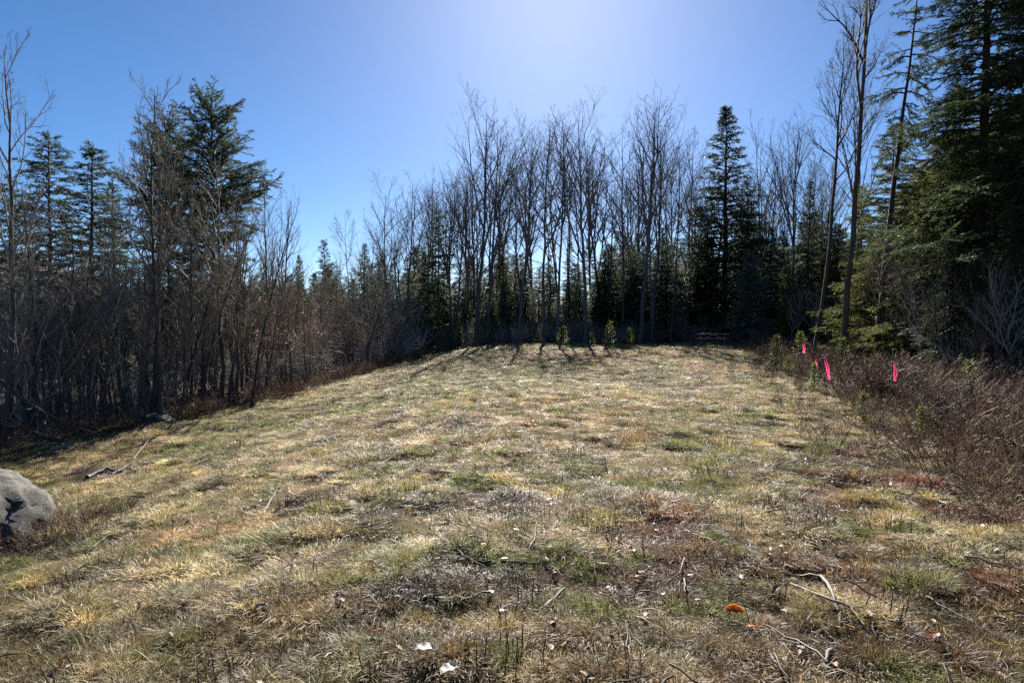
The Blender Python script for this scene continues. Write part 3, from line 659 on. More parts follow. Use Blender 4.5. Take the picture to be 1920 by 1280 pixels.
for i, (px, Yd, top, lab) in enumerate([(560, 25, 545, 'sapling with copper leaves at the right end of the left thicket'), (505, 21, 560, 'low copper-leaved sapling beside the curved dark stem'),
        (600, 30, 560, 'copper-leaved sapling under the lone round-crowned tree'), (1272, 46.5, 560, 'copper-leaved sapling left of the picnic table'), (1320, 46.8, 590, 'small copper-leaved sapling behind the picnic table'),
        (660, 33, 590, 'small copper-leaved sapling at the far left corner of the field'), (1436, 38, 605, 'low copper-leaved sapling right of the grey-green spruce')]):
    plant_px('beech_sapling', BEECH, px, Yd, top, lab, cat='sapling', group='copper-leaved beech saplings')
for i in range(34):
    px = 1480 + 480 * (i + rs.random()) / 34; Yd = np.interp(px, [1480, 1700, 1960], [32, 17, 12]) + 4 * rs.random()
    plant_px('sapling', SP[rs.integers(0, 4)], px, Yd, 440 + 130 * rs.random(), nth('sapling before the right hemlocks, ' + zone(px, RIGHT)), cat='sapling', group='thin saplings before the right hemlocks', wide=1.1, lean=(rs.normal() * .06, rs.normal() * .12))

# ------------------------------------------------------------------ young pines
for i, (px, py, h, k, lab) in enumerate([(862, 657, 1.7, 0, 'small bright green pine left of the thick leftmost trunk'), (1056, 655, 1.4, 1, 'small green pine beside the twin trunks'), (1143, 653, 1.8, 0, 'brightest small green pine at the far edge, right of the slender trunk'),
        (1180, 652, 1.3, 1, 'low green pine seedling right of the brightest small pine'), (1110, 650, 1.0, 1, 'low pine seedling at the slender trunk base'), (1455, 695, 1.25, 0, 'young green pine left of the pink ribbons'),
        (1478, 706, .6, 1, 'small dark green pine seedling below the pink ribbons'), (1527, 735, .7, 0, 'young yellow green pine at the brush front edge, beside the looped ribbon'), (1618, 790, .5, 1, 'yellow green pine seedling at the brush edge under the single ribbon'),
        (1728, 830, .5, 1, 'tiny bright green pine seedling beside the flat grey stone'), (1580, 700, 1.1, 0, 'young pine standing in the brush behind the ribbons'), (1500, 680, 1.2, 0, 'young pale green pine in the brush behind the topmost ribbon'),
        (1815, 760, .95, 0, 'dark young pine in the brush near the right edge'), (1690, 700, 1.1, 1, 'young pine in the brush behind the single ribbon'), (925, 652, 1.0, 1, 'tiny pine seedling right of the thick leftmost trunk')]):
    p = on_ground(px, py)
    plant('young_pine', YP[k], p.x, p.y, h, lab, group='young pines')

# ------------------------------------------------------------------ picnic table
def box_mesh(name, sx, sy, sz, mat, bev=.006):
    v = []; q = []
    import bmesh
    bm = bmesh.new(); bmesh.ops.create_cube(bm, size=1); bmesh.ops.scale(bm, vec=(sx, sy, sz), verts=bm.verts)
    bmesh.ops.bevel(bm, geom=bm.edges[:], offset=bev, segments=1, affect='EDGES')
    me = bpy.data.meshes.new(name); bm.to_mesh(me); bm.free(); me.materials.append(mat); return me
mw, nt, b = new_mat('weathered brown table boards')
n, r = noise_ramp(nt, 5, [(.3, (.26, .15, .12)), (.6, (.38, .26, .215)), (.8, (.5, .41, .37))], stretch=(.15, 4, 4))
nt.links.new(r.outputs[0], b.inputs['Base Color']); b.inputs['Roughness'].default_value = .45
pt = on_ground(1340, 650); pt = Vector(((1338 - CX) / F * 41.0, 41.0, 0)); pt.z = gz1(pt.x, pt.y)
tb = tag(empty('picnic_table', pt, (0, 0, math.radians(-24))), 'brown wooden picnic table with attached benches at the far right of the field', 'picnic table')
plk = box_mesh('plank', 2.1, .14, .04, mw)
for j in range(5):
    o = mobj('table_plank', plk, tb); o.location = (0, (j - 2) * .15, .74)
for sgn in (-1, 1):
    for j in range(2):
        o = mobj('bench_plank', plk, tb); o.location = (0, sgn * (.62 + j * .15), .44)
legm = box_mesh('leg', .045, .09, .92, mw); railm = box_mesh('rail', .04, 1.55, .09, mw); topm = box_mesh('cleat', .04, .72, .08, mw); brm = box_mesh('brace', .8, .05, .08, mw)
for e in (-.72, .72):
    for sgn in (-1, 1):
        o = mobj('leg', legm, tb); o.location = (e, sgn * .42, .36); o.rotation_euler = (sgn * -.56 * -1, 0, 0)
    o = mobj('bench_rail', railm, tb); o.location = (e + .046, 0, .37)
    o = mobj('top_cleat', topm, tb); o.location = (e + .046, 0, .675)
    o = mobj('brace', brm, tb); o.location = (e * .5, 0, .54); o.rotation_euler = (0, math.copysign(.45, e), 0)

# ------------------------------------------------------------------ boulder and stones
def rock_mesh(name, seed, sx, sy, sz, mat, nseg=5, rough=.22):
    import bmesh
    bm = bmesh.new(); bmesh.ops.create_icosphere(bm, subdivisions=nseg, radius=1)
    V = np.array([v.co[:] for v in bm.verts]); rr = np.random.default_rng(seed)
    d = np.ones(len(V))
    for k in range(9):
        nv = nrm(rr.normal(size=(1, 3)))[0]; o_ = .72 + .25 * rr.random()
        pr_ = V @ nv; d = np.where(pr_ * d > o_, o_ / np.maximum(pr_, 1e-6) * .45 + d * .55, d)
    f1 = fbm(V[:, 0] * 2 + V[:, 2] * 1.3 + 9, V[:, 1] * 2 - V[:, 2] * 1.7 + 5, .9, seed); f2 = fbm(V[:, 0] * 9 + V[:, 2] * 5, V[:, 1] * 9 - V[:, 2] * 6, 1., seed + 3)
    f3 = np.abs(fbm(V[:, 0] * 2.2 + V[:, 2] * 3.1 + 3, V[:, 1] * 2.6 - V[:, 2] * 1.3, 1., seed + 9) - .5)
    d = d * (1 + rough * 1.5 * (f1 - .5) + .10 * (f2 - .5) - .05 * np.exp(-(f3 / .014) ** 2))
    for v, k in zip(bm.verts, d): v.co = Vector((v.co.x * k * sx, v.co.y * k * sy, v.co.z * k * sz))
    for f in bm.faces: f.smooth = True
    me = bpy.data.meshes.new(name); bm.to_mesh(me); bm.free(); me.materials.append(mat); return me
mr_, nt, b = new_mat('lichened granite')
n, r = noise_ramp(nt, 7, [(.32, (.02, .02, .018)), (.48, (.07, .068, .06)), (.62, (.16, .155, .14)), (.76, (.34, .33, .30))], detail=12, rough=.75)
vo, r3 = noise_ramp(nt, 2.2, [(.46, (1, 1, 1)), (.5, (.35, .33, .3)), (.54, (1, 1, 1))], detail=5, dist=.6)
n4, r4 = noise_ramp(nt, 3.0, [(.45, (1, 1, 1)), (.7, (.62, .5, .36))], detail=6)
ma = nt.nodes.new('ShaderNodeMix'); ma.data_type = 'RGBA'; ma.blend_type = 'MULTIPLY'; ma.inputs[0].default_value = 1
mb = nt.nodes.new('ShaderNodeMix'); mb.data_type = 'RGBA'; mb.blend_type = 'MULTIPLY'; mb.inputs[0].default_value = 1
nt.links.new(r.outputs[0], ma.inputs[6]); nt.links.new(r3.outputs[0], ma.inputs[7]); nt.links.new(ma.outputs[2], mb.inputs[6]); nt.links.new(r4.outputs[0], mb.inputs[7])
nt.links.new(mb.outputs[2], b.inputs['Base Color']); b.inputs['Roughness'].default_value = .8
n2, r2 = noise_ramp(nt, 40, [(.3, (0, 0, 0)), (.7, (1, 1, 1))], detail=10, rough=.8)
bp = nt.nodes.new('ShaderNodeBump'); bp.inputs['Strength'].default_value = .6; bp.inputs['Distance'].default_value = .02
nt.links.new(r2.outputs[0], bp.inputs['Height']); nt.links.new(bp.outputs[0], b.inputs['Normal'])
o = mobj('boulder', rock_mesh('boulder', 5, .95, .8, .72, mr_)); pb = Vector((-5.74, 6.15, 0)); o.location = (pb.x, pb.y, gz1(pb.x, pb.y) + .2); o.rotation_euler = (0, .12, .5)
tag(o, 'large rounded grey boulder cut off by the left edge of the picture', 'boulder')
for px, py, s, sd, lab in [(1705, 820, .17, 7, 'flat grey stone at the brush edge beside the tiny bright seedling'), (1690, 770, .22, 8, 'grey stone half hidden in the brush below the single ribbon'), (290, 795, .45, 9, 'grey flat boulder lying at the foot of the left thicket')]:
    p = on_ground(px, py); o = mobj('stone', rock_mesh('stone', sd, s, s * .8, s * .45, mr_, 4)); o.location = (p.x, p.y, p.z + s * .1); o.rotation_euler = (0, 0, sd); tag(o, lab, 'stone')

# ------------------------------------------------------------------ pink flagging ribbons and the stems they hang on
mp_, nt, b = new_mat('pink flagging tape')
b.inputs['Base Color'].default_value = (.92, .27, .46, 1); b.inputs['Roughness'].default_value = .35
tr = nt.nodes.new('ShaderNodeBsdfTranslucent'); tr.inputs[0].default_value = (.95, .3, .52, 1); mixs = nt.nodes.new('ShaderNodeMixShader'); mixs.inputs[0].default_value = .6
nt.links.new(b.outputs[0], mixs.inputs[1]); nt.links.new(tr.outputs[0], mixs.inputs[2]); nt.links.new(mixs.outputs[0], nt.nodes['Material Output'].inputs[0])
def ribbon(px0, py0, px1, py1, Yd, w, label, seed, tails=2):
    a = at(px0, py0, Yd); e = at(px1, py1, Yd); rr = np.random.default_rng(seed); g = Geo()
    e_ = empty('flagging_ribbon', a); tag(e_, label, 'ribbon', 'pink flagging ribbons')
    for k in range(tails):
        g = Geo(); n = 10; t = np.linspace(0, 1, n)[:, None]
        c = (np.array(e - a) * (1 - .3 * k))[None] * t + np.array([[.02 * k, -.012 * k, 0]]) * t + np.sin(t * (4 + k) + seed) * np.array([[.012, .02, 0]]) * t
        ang = .5 * np.sin(t[:, 0] * 3 + seed + k) + .4 * k
        s = np.stack([np.cos(ang), np.sin(ang), np.zeros(n)], 1) * w * .5
        V = np.concatenate([c - s, c + s]); V = np.concatenate([V, V + np.array([0, .0012, 0])])
        i = np.arange(n - 1); Q = np.stack([i, i + n, i + n + 1, i + 1], 1)
        g.add(V, np.concatenate([Q, Q + 2 * n]))
        mobj('tail', g.mesh('tail', mp_, True), e_)
    g = Geo(); t = np.linspace(0, 2 * math.pi, 9)
    P = np.stack([.012 * np.cos(t), .012 * np.sin(t), .004 * np.sin(2 * t)], 1)[None]; tubes(g, P, np.full((1, 9), .009), 6); mobj('knot', g.mesh('knot', mp_, True), e_)
ribbon(1677, 682, 1678, 714, 11.4, .045, 'single straight pink ribbon on an upright stem in the brush', 1)
ribbon(1546, 671, 1556, 712, 13.0, .04, 'twisted pink ribbon with several tails, lower right of the leaning stem', 2, 3)
ribbon(1507, 645, 1508, 662, 17.4, .05, 'topmost short pink ribbon hanging at the top of the leaning stem', 3)
ribbon(1530, 674, 1532, 688, 17.0, .045, 'small pink ribbon at the lower end of the leaning stem', 4)
def stem(pts, r, label, name='stake_stem', mat='stem', tw=True):
    P = np.array([[tuple(p) for p in pts]], float); g = Geo(); n = P.shape[1]
    tubes(g, P, taper(np.array([r]), np.array([r * .45]), n), 6)
    o = mobj(name, g.mesh(name, M[mat], True)); tag(o, label, 'stem'); return o
def stem_px(a, b_, Yd, r, label):
    p0 = at(a[0], a[1], Yd); p0.z = min(p0.z, gz1(p0.x, Yd)) - .03; p1 = at(b_[0], b_[1], Yd)
    pts = [p0.lerp(p1, t) + Vector((.02 * math.sin(t * 7), 0, 0)) for t in np.linspace(0, 1, 7)]
    stem(pts, r, label)
stem_px((1673, 775), (1676, 655), 11.4, .012, 'upright dark stem that carries the single straight ribbon')
stem_px((1549, 760), (1545, 664), 13.0, .010, 'thin upright stem that carries the twisted ribbon')
stem_px((1560, 708), (1506, 640), 17.2, .018, 'dark leaning stem between the topmost and the small ribbon')
stem_px((1671, 880), (1655, 765), 8.4, .009, 'thin bare stem standing in front of the brush edge')

# ------------------------------------------------------------------ fallen branches, leaves and paper on the ground
ms_, nt, b = new_mat('weathered grey sticks')
n, r = noise_ramp(nt, 12, [(.3, (.09, .07, .06)), (.7, (.27, .23, .195))]); nt.links.new(r.outputs[0], b.inputs['Base Color']); b.inputs['Roughness'].default_value = .7
def stick(pxs, r, label, lift=.02, fork=None, mat=None):
    pts = []
    for i, (px, py) in enumerate(pxs):
        p = on_ground(px, py); pts.append(Vector((p.x, p.y, p.z + lift + .02 * math.sin(i * 2.1))))
    Pd = []
    for i in range(len(pts) - 1):
        for k in range(4): Pd.append(pts[i].lerp(pts[i + 1], k / 4))
    Pd.append(pts[-1]); P = np.array([[tuple(p) for p in Pd]]); n = P.shape[1]
    P = P + np.random.default_rng(int(abs(pxs[0][0])) + 1).normal(size=P.shape) * r * .28
    g = Geo(); tubes(g, P, taper(np.array([r]), np.array([r * .4]), n), 6); m_ = mat or ms_
    o = tag(mobj('fallen_branch', g.mesh('fallen_branch', m_, True)), label, 'stick', 'sticks lying on the meadow')
    if fork:
        f0 = P[0, n // 2]; q = on_ground(*fork); P2 = np.linspace(f0, np.array((q.x, q.y, q.z + lift)), 5)[None]
        g2 = Geo(); tubes(g2, P2, taper(np.array([r * .7]), np.array([r * .35]), 5), 5); mobj('side_branch', g2.mesh('side_branch', m_, True), o)
stick([(1542, 1083), (1560, 1120), (1575, 1162)], .012, 'short pale curved stick pointing at the long forked branch')
stick([(1480, 1100), (1560, 1140), (1630, 1156), (1730, 1160)], .010, 'long thin forked branch lying across the right foreground', fork=(1620, 1170))
stick([(1284, 1046), (1275, 1080), (1245, 1100)], .006, 'pale crooked stick in the rust patch')
stick([(1556, 1230), (1545, 1262)], .013, 'short pale stick at the bottom right of the meadow')
stick([(1282, 1090), (1285, 1124)], .006, 'tiny upright pale stick in the rust patch', .03)
stick([(250, 978), (300, 955)], .014, 'straight pale stick lying left of the middle meadow')
stick([(160, 893), (200, 886), (240, 880)], .035, 'thick dark fallen branch right behind the boulder')
stick([(175, 902), (215, 896), (262, 872)], .016, 'thin pale branch lying against the thick dark one')
stick([(210, 890), (245, 872), (262, 878)], .012, 'pale twig crossing the thick dark branch behind the boulder')
stick([(250, 860), (285, 818)], .011, 'thin pale stick slanting up the slope before the thicket')
stick([(345, 872), (395, 858)], .02, 'dark stick lying on the slope below the thicket')
stick([(160, 1040), (205, 1005)], .012, 'pale stick lying right of the boulder foot')
stick([(495, 965), (520, 920)], .010, 'thin arched twig left of the dark litter patch')
stick([(1020, 1150), (1060, 1110)], .014, 'stick lying right of the dark stubble patch')
stick([(940, 1057), (1010, 1060)], .012, 'dark twig lying in the stubble patch', mat=M['bark'])
stick([(80, 1180), (118, 1182)], .016, 'short pale stick in the bottom left corner')
def leaning(a, b_, Y0, Y1, r, label):
    p0 = at(a[0], a[1], Y0); p0.z = gz1(p0.x, Y0) - .02; p1 = at(b_[0], b_[1], Y1); t = np.linspace(0, 1, 10)
    P = np.array([[tuple(p0.lerp(p1, k) + Vector((0, 0, -.25 * math.sin(k * 3.1)))) for k in t]]); g = Geo(); tubes(g, P, taper(np.array([r]), np.array([r * .5]), 10), 7)
    o = tag(mobj('leaning_dead_stem', g.mesh('leaning_dead_stem', M['bark_sap'], True)), label, 'dead stem', 'dead stems leaning at the left')
    rr_ = np.random.default_rng(int(a[0])); par, tt, S, D, q = kids(rr_, P, taper(np.array([r]), np.array([r * .5]), 10), np.array([9]), .25, .98, .5, 1.1); g2 = Geo()
    tubes(g2, grow(rr_, S, D, .3 + .6 * rr_.random(9), 5, .15, .05), taper(np.full(9, .012), np.full(9, .003), 5), 4); mobj('side_branches', g2.mesh('side_branches', M['twig_sap']), o)
leaning((172, 815), (-60, 655), 13.2, 11.0, .05, 'upper of two long dead stems slanting down to the field at the left edge')
leaning((130, 830), (-60, 715), 12.4, 10.6, .055, 'lower of two long dead stems slanting down to the field at the left edge')

def leaf_mesh(name, L, W, seed, mat, curl=.25, lobes=0):
    n = 14; m = 7; rr = np.random.default_rng(seed)
    u = np.linspace(0, 1, n); v = np.linspace(-1, 1, m); U, Vv = np.meshgrid(u, v, indexing='ij')
    w = W * np.sin(np.pi * np.clip(U, 0.02, 1) ** .8) ** .7 * (1 + lobes * np.sin(U * 22))
    x = (U - .5) * L; y = Vv * w; z = curl * W * (Vv ** 2) + curl * L * .25 * np.sin(U * 3) + .08 * W * np.sin(U * 17 + Vv * 5 + seed)
    V = np.stack([x, y, z], -1).reshape(-1, 3); I = np.arange(n * m).reshape(n, m)
    Q = np.stack([I[:-1, :-1], I[:-1, 1:], I[1:, 1:], I[1:, :-1]], -1).reshape(-1, 4)
    V2 = np.concatenate([V, V - np.array([0, 0, .002])])
    return mesh_np(name, V2, np.concatenate([Q, Q[:, ::-1] + n * m]), None, [mat], None, True)
def solid_leaf(name, col, tcol, trans=.55):
    m, nt, b = new_mat(name); n, r = noise_ramp(nt, 30, [(.3, tuple(c * .6 for c in col)), (.7, col)], detail=4)
    nt.links.new(r.outputs[0], b.inputs['Base Color']); b.inputs['Roughness'].default_value = .5
    t = nt.nodes.new('ShaderNodeBsdfTranslucent'); t.inputs[0].default_value = (*tcol, 1); x = nt.nodes.new('ShaderNodeMixShader'); x.inputs[0].default_value = trans
    nt.links.new(b.outputs[0], x.inputs[1]); nt.links.new(t.outputs[0], x.inputs[2]); nt.links.new(x.outputs[0], nt.nodes['Material Output'].inputs[0]); return m
ML = solid_leaf('orange dead leaf', (.62, .25, .04), (.66, .27, .03)); MW = solid_leaf('bleached leaf', (.60, .54, .48), (.6, .52, .42), .2); MB = solid_leaf('brown dead leaf', (.30, .13, .07), (.32, .13, .06))
for px, py, L, W, mat, sd, rz, lift, lab in [(1378, 1167, .095, .028, ML, 1, -.1, .055, 'large bright orange dead leaf standing on edge in the foreground'), (798, 1246, .12, .042, MW, 2, .1, .05, 'white crumpled leaf lying in the grass near the bottom'),
        (846, 1276, .10, .04, MW, 3, .6, .05, 'white crumpled leaf cut by the bottom edge of the picture'), (710, 1198, .07, .022, MB, 4, .3, .04, 'small rusty leaf left of the white crumpled leaf'), (1196, 1090, .06, .02, MB, 5, .2, .04, 'small rusty leaf at the edge of the rust patch'),
        (1466, 1086, .05, .02, MB, 6, 0, .05, 'small dark red leaf above the long forked branch'), (1750, 1210, .06, .03, MB, 7, 1, .05, 'brown curled leaf in the bottom right corner'), (1273, 908, .10, .03, MB, 8, .3, .04, 'reddish leaf at the right of the middle meadow'),
        (118, 1248, .06, .02, MB, 11, .5, .04, 'small rusty leaf in the bottom left corner'),
        (1692, 778, .12, .04, ML, 12, .2, .06, 'orange leaf lying by the half hidden stone'), (1690, 826, .09, .03, ML, 13, .2, .05, 'orange leaf left of the flat grey stone'), (1410, 1186, .07, .03, solid_leaf('tan dead leaf', (.5, .28, .16), (.5, .25, .12)), 14, .2, .04, 'tan leaf just right of the large orange leaf')]:
    p = on_ground(px, py); o = mobj('dead_leaf', leaf_mesh('dead_leaf', L, W, sd, mat, .35, .12 if mat is MW else .03)); o.location = (p.x, p.y, p.z + lift); o.rotation_euler = ((.5 if mat is ML else -.12), .1 * math.sin(sd), rz); tag(o, lab, 'leaf', 'single leaves on the meadow')

# ------------------------------------------------------------------ grass and ground litter
def blades(rng, N, L, W, spread, lean, curve, segs=3):
    """N tapering blades rooted in a disc, arching over"""
    a = rng.random(N) * 6.283; rr_ = spread * np.sqrt(rng.random(N)); S = np.stack([rr_ * np.cos(a), rr_ * np.sin(a), np.full(N, -.01)], 1)
    az = a + rng.normal(size=N) * 1.1; el = np.clip(lean + rng.normal(size=N) * .3, .12, 1.5)
    l = L * (.5 + .8 * rng.random(N)); P = np.empty((N, segs + 1, 3)); P[:, 0] = S
    for i in range(segs):
        e = el - curve * i * (.6 + .8 * rng.random(N)); d = np.stack([np.cos(az) * np.cos(e), np.sin(az) * np.cos(e), np.sin(e)], 1)
        P[:, i + 1] = P[:, i] + d * (l / segs)[:, None]; az = az + rng.normal(size=N) * .25
    P[:, :, 2] = np.maximum(P[:, :, 2], -.01 + .006 * rng.random((N, 1)))
    sd = np.stack([-np.sin(az), np.cos(az), .5 * rng.normal(size=N)], 1); sd = nrm(sd)
    w = W * (.6 + .7 * rng.random(N))[:, None] * np.linspace(1, .25, segs + 1)[None]
    V = np.concatenate([P - sd[:, None] * w[..., None] * .5, P + sd[:, None] * w[..., None] * .5], 1)
    k = segs + 1; b0 = np.arange(N)[:, None] * 2 * k; i = np.arange(segs)[None]
    Q = np.stack([b0 + i, b0 + i + k, b0 + i + k + 1, b0 + i + 1], -1).reshape(-1, 4)
    return V.reshape(-1, 3), Q
def tuft(seed, N, L, W, spread, lean, curve, mat='grass'):
    g = Geo(); V, Q = blades(np.random.default_rng(seed), N, L, W, spread, lean, curve); g.add(V, Q); return g.mesh('tuft', M[mat])
def cushion(seed, N, L, W, spread, lie=.0):
    rng = np.random.default_rng(seed); a = rng.random(N) * 6.283; q = np.sqrt(rng.random(N)); rr_ = spread * q
    S = np.stack([rr_ * np.cos(a), rr_ * np.sin(a), np.full(N, -.012)], 1); az = a + rng.normal(size=N) * .7 * (1.3 - q) + (rng.random(N) < .2) * rng.normal(size=N) * 2
    el = np.clip(1.35 - lie - .75 * q + rng.normal(size=N) * .22, .1, 1.5); l = L * (.55 + .6 * rng.random(N)) * (1.1 - .25 * q); P = np.empty((N, 4, 3)); P[:, 0] = S
    for i in range(3):
        e = el - (.22 + .3 * q) * i * (.6 + .8 * rng.random(N)); P[:, i + 1] = P[:, i] + np.stack([np.cos(az) * np.cos(e), np.sin(az) * np.cos(e), np.sin(e)], 1) * (l / 3)[:, None]
        az = az + rng.normal(size=N) * .22
    P[:, :, 2] = np.maximum(P[:, :, 2], -.012 + .008 * rng.random((N, 1)))
    sd = nrm(np.stack([-np.sin(az), np.cos(az), .4 * rng.normal(size=N)], 1)); w = W * (.6 + .8 * rng.random(N))[:, None] * np.array([1., .95, .7, .2])[None]
    V = np.concatenate([P - sd[:, None] * w[..., None] * .5, P + sd[:, None] * w[..., None] * .5], 1); b0 = np.arange(N)[:, None] * 8; i = np.arange(3)[None]
    g = Geo(); g.add(V.reshape(-1, 3), np.stack([b0 + i, b0 + i + 4, b0 + i + 5, b0 + i + 1], -1).reshape(-1, 4)); return g.mesh('tuft', M['grass'])
TU = [cushion(500 + i, 150, .062, .0024, .075) for i in range(4)] + [cushion(510 + i, 110, .06, .0022, .05) for i in range(3)] + [tuft(520 + i, 34, .12, .0036, .04, .8, .5) for i in range(2)] + [cushion(530 + i, 130, .07, .0028, .10, .75) for i in range(3)] + [tuft(540 + i, 60, .075, .0038, .08, .4, .4) for i in range(4)]
tuftc = proto_col('grass_tuft', TU)
BANDS = [(1.6, 5, 360), (5, 9, 230), (9, 15, 105), (15, 25, 54), (25, 46.5, 25)]
def field_points(mult, seed, bands=BANDS, m=-1.8):
    rr = np.random.default_rng(seed); out = []
    for y0, y1, dn in bands:
        xr = min(.95 * y1 + 1.5, 17); N = int(dn * mult * 2 * xr * (y1 - y0)); x = (rr.random(N) * 2 - 1) * xr; y = y0 + (y1 - y0) * rr.random(N)
        k = (np.abs(x) < .95 * y + 1.5) & in_field(x, y, m); out.append(np.stack([x[k], y[k]], 1))
    return np.concatenate(out), rr
def slope_rot(x, y, rr, amt=1.0):
    e = .15; sx = (gz(x + e, y) - gz(x - e, y)) / (2 * e); sy = (gz(x, y + e) - gz(x, y - e)) / (2 * e)
    return np.stack([np.arctan(sy) * amt, -np.arctan(sx) * amt, rr.random(len(x)) * 6.283], 1)
pts, rr = field_points(1.0, 71); x, y = pts.T; N = len(x)
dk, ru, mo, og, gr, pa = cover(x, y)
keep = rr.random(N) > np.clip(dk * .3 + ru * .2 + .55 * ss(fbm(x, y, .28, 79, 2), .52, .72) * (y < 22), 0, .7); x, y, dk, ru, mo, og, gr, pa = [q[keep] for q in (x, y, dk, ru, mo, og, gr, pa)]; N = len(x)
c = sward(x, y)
# clumps a hand or two wide share their tone
cs = .23; wx = x + .22 * (fbm(x, y, .3, 81, 2) - .5) * 2; wy = y + .22 * (fbm(x, y, .3, 82, 2) - .5) * 2
ck = ((np.floor(wx / cs).astype(np.int64) * 73856093) ^ (np.floor(wy / cs).astype(np.int64) * 19349663)) % 97
rc = np.random.default_rng(5); CL = (.45 + .95 * rc.random((97, 1))) * (1 + rc.normal(size=(97, 3)) * np.array([.05, .03, .10])); gcl = rc.random(97)
isg = (gcl[ck] < gr * .7 + .10) & (rr.random(N) < .85)
ck2 = ((np.floor(wx / .11).astype(np.int64) * 83492791) ^ (np.floor(wy / .11).astype(np.int64) * 19349663)) % 89; CL2 = .65 + .7 * rc.random((89, 1))
c = np.where(isg[:, None], CL2[ck2] * GREEN * (.7 + .8 * rr.random((N, 1))) + np.array([.05, .04, 0]) * rr.random((N, 1)), c * (.7 + .45 * rr.random((N, 1))) * CL[ck] * CL2[ck2])
yel = rr.random(N) < .012; c[yel] = np.array((.45, .33, .06))
idx = np.where(isg, rr.integers(4, 7, N), np.where(rr.random(N) < .55, rr.integers(9, 12, N), rr.integers(0, 4, N)))
idx = np.where((rr.random(N) < .2) & ~isg, rr.integers(12, 16, N), idx)
idx = np.where(rr.random(N) < .014, rr.integers(7, 9, N), idx)
big = (.75 + .5 * rr.random(N)) * (1 + .022 * y) * (1 + .45 * ss(fbm(x, y, .45, 77), .55, .75)); hz_ = .75 + .5 * rr.random(N) + .5 * ss(fbm(x, y, .4, 78), .55, .8)
scl = np.stack([big, big, big * hz_ * np.where(y > 15, .9, 1)], 1)
scatter('meadow_grass', tuftc, np.stack([x, y, gz(x, y)], 1), idx, slope_rot(x, y, rr), scl, c, 'matted straw-coloured and green grass covering the meadow', 'grass')

# dark dead stubble stems
def stub(seed, N, H, spread, mat='litter'):
    rng = np.random.default_rng(seed); g = Geo(); S = np.concatenate([rng.normal(size=(N, 2)) * spread, np.full((N, 1), -.02)], 1)
    D = nrm(rng.normal(size=(N, 3)) * .16 + np.array([0, 0, 1.])); L = H * (.4 + .9 * rng.random(N)); P = grow(rng, S, D, L, 4, .06, .02)
    tubes(g, P, taper(np.full(N, .0032), np.full(N, .0018), 4), 4); return g.mesh('stubble', M[mat])
stc = proto_col('stubble_stem', [stub(600 + i, [4, 6, 9, 2, 3][i], [.09, .08, .10, .12, .07][i], [.05, .08, .07, .04, .1][i]) for i in range(5)])
pts, rr = field_points(.05, 72); x, y = pts.T; dk, ru, mo, og, gr, pa = cover(x, y)
keep = rr.random(len(x)) < .30 + .7 * np.maximum(dk, ru) ; x, y = x[keep], y[keep]; N = len(x); s = (.7 + .7 * rr.random(N))
cc = np.array((.06, .045, .036))[None] * (.6 + 1.2 * rr.random((N, 1)))
scatter('stubble_stems', stc, np.stack([x, y, gz(x, y)], 1), rr.integers(0, 5, N), slope_rot(x, y, rr), np.stack([s, s, s], 1), cc, 'dark dead cut stems poking out of the grass', 'stubble')

# twigs, leaves lying about
def twig(seed, L, r):
    rng = np.random.default_rng(seed); g = Geo(); P = grow(rng, np.array([[-L / 2, 0, .012]]), np.array([[1., 0, .02]]), np.array([L]), 7, .14, 0); P[:, :, 2] = .012 + .02 * rng.random((1, 7))
    tubes(g, P, taper(np.array([r]), np.array([r * .4]), 7), 4)
    if seed % 2: 
        P2 = grow(rng, P[:, 3], np.array([[.8, .6, .1]]), np.array([L * .35]), 4, .12, 0); tubes(g, P2, taper(np.array([r * .6]), np.array([r * .3]), 4), 3)
    return g.mesh('twig', M['litter'])
twc = proto_col('ground_twig', [twig(620 + i, [.14, .2, .28, .17, .11][i], [.003, .004, .005, .003, .0025][i]) for i in range(5)])
pts, rr = field_points(.085, 73); x, y = pts.T; dk, ru, mo, og, gr, pa = cover(x, y); keep = rr.random(len(x)) < .25 + .75 * np.maximum(dk, ru * .8) + .3 * (x < left_edge(y) + 1.6); x, y = x[keep], y[keep]; N = len(x); s = .6 + .9 * rr.random(N)
cc = np.array((.14, .11, .09))[None] * (.35 + 1.5 * rr.random((N, 1)) ** 1.5)
scatter('ground_twigs', twc, np.stack([x, y, gz(x, y) + .015], 1), rr.integers(0, 5, N), slope_rot(x, y, rr), np.stack([s, s, s], 1), cc, 'thin grey twigs littering the meadow', 'twigs')
lfm = [leaf_mesh('leaf', .05, .014, 640 + i, M['litter'], .15 + .08 * i, .15 * (i % 2)) for i in range(4)]
lfc = proto_col('litter_leaf', lfm)
pts, rr = field_points(.03, 74); x, y = pts.T; N = len(x); s = .6 + .8 * rr.random(N); rot = slope_rot(x, y, rr) + rr.normal(size=(N, 3)) * np.array([.2, .2, 0])
pal = np.array([(.24, .13, .08), (.30, .20, .13), (.2, .11, .07), (.36, .28, .22), (.36, .15, .06), (.14, .09, .07)]); cc = pal[rr.choice(6, N, p=[.30, .17, .30, .03, .02, .18])] * (.6 + .7 * rr.random((N, 1)))
scatter('fallen_leaves', lfc, np.stack([x, y, gz(x, y) + .03], 1), rr.integers(0, 4, N), rot, np.stack([s, s, s], 1), cc, 'scattered dead leaves caught in the grass', 'leaves')

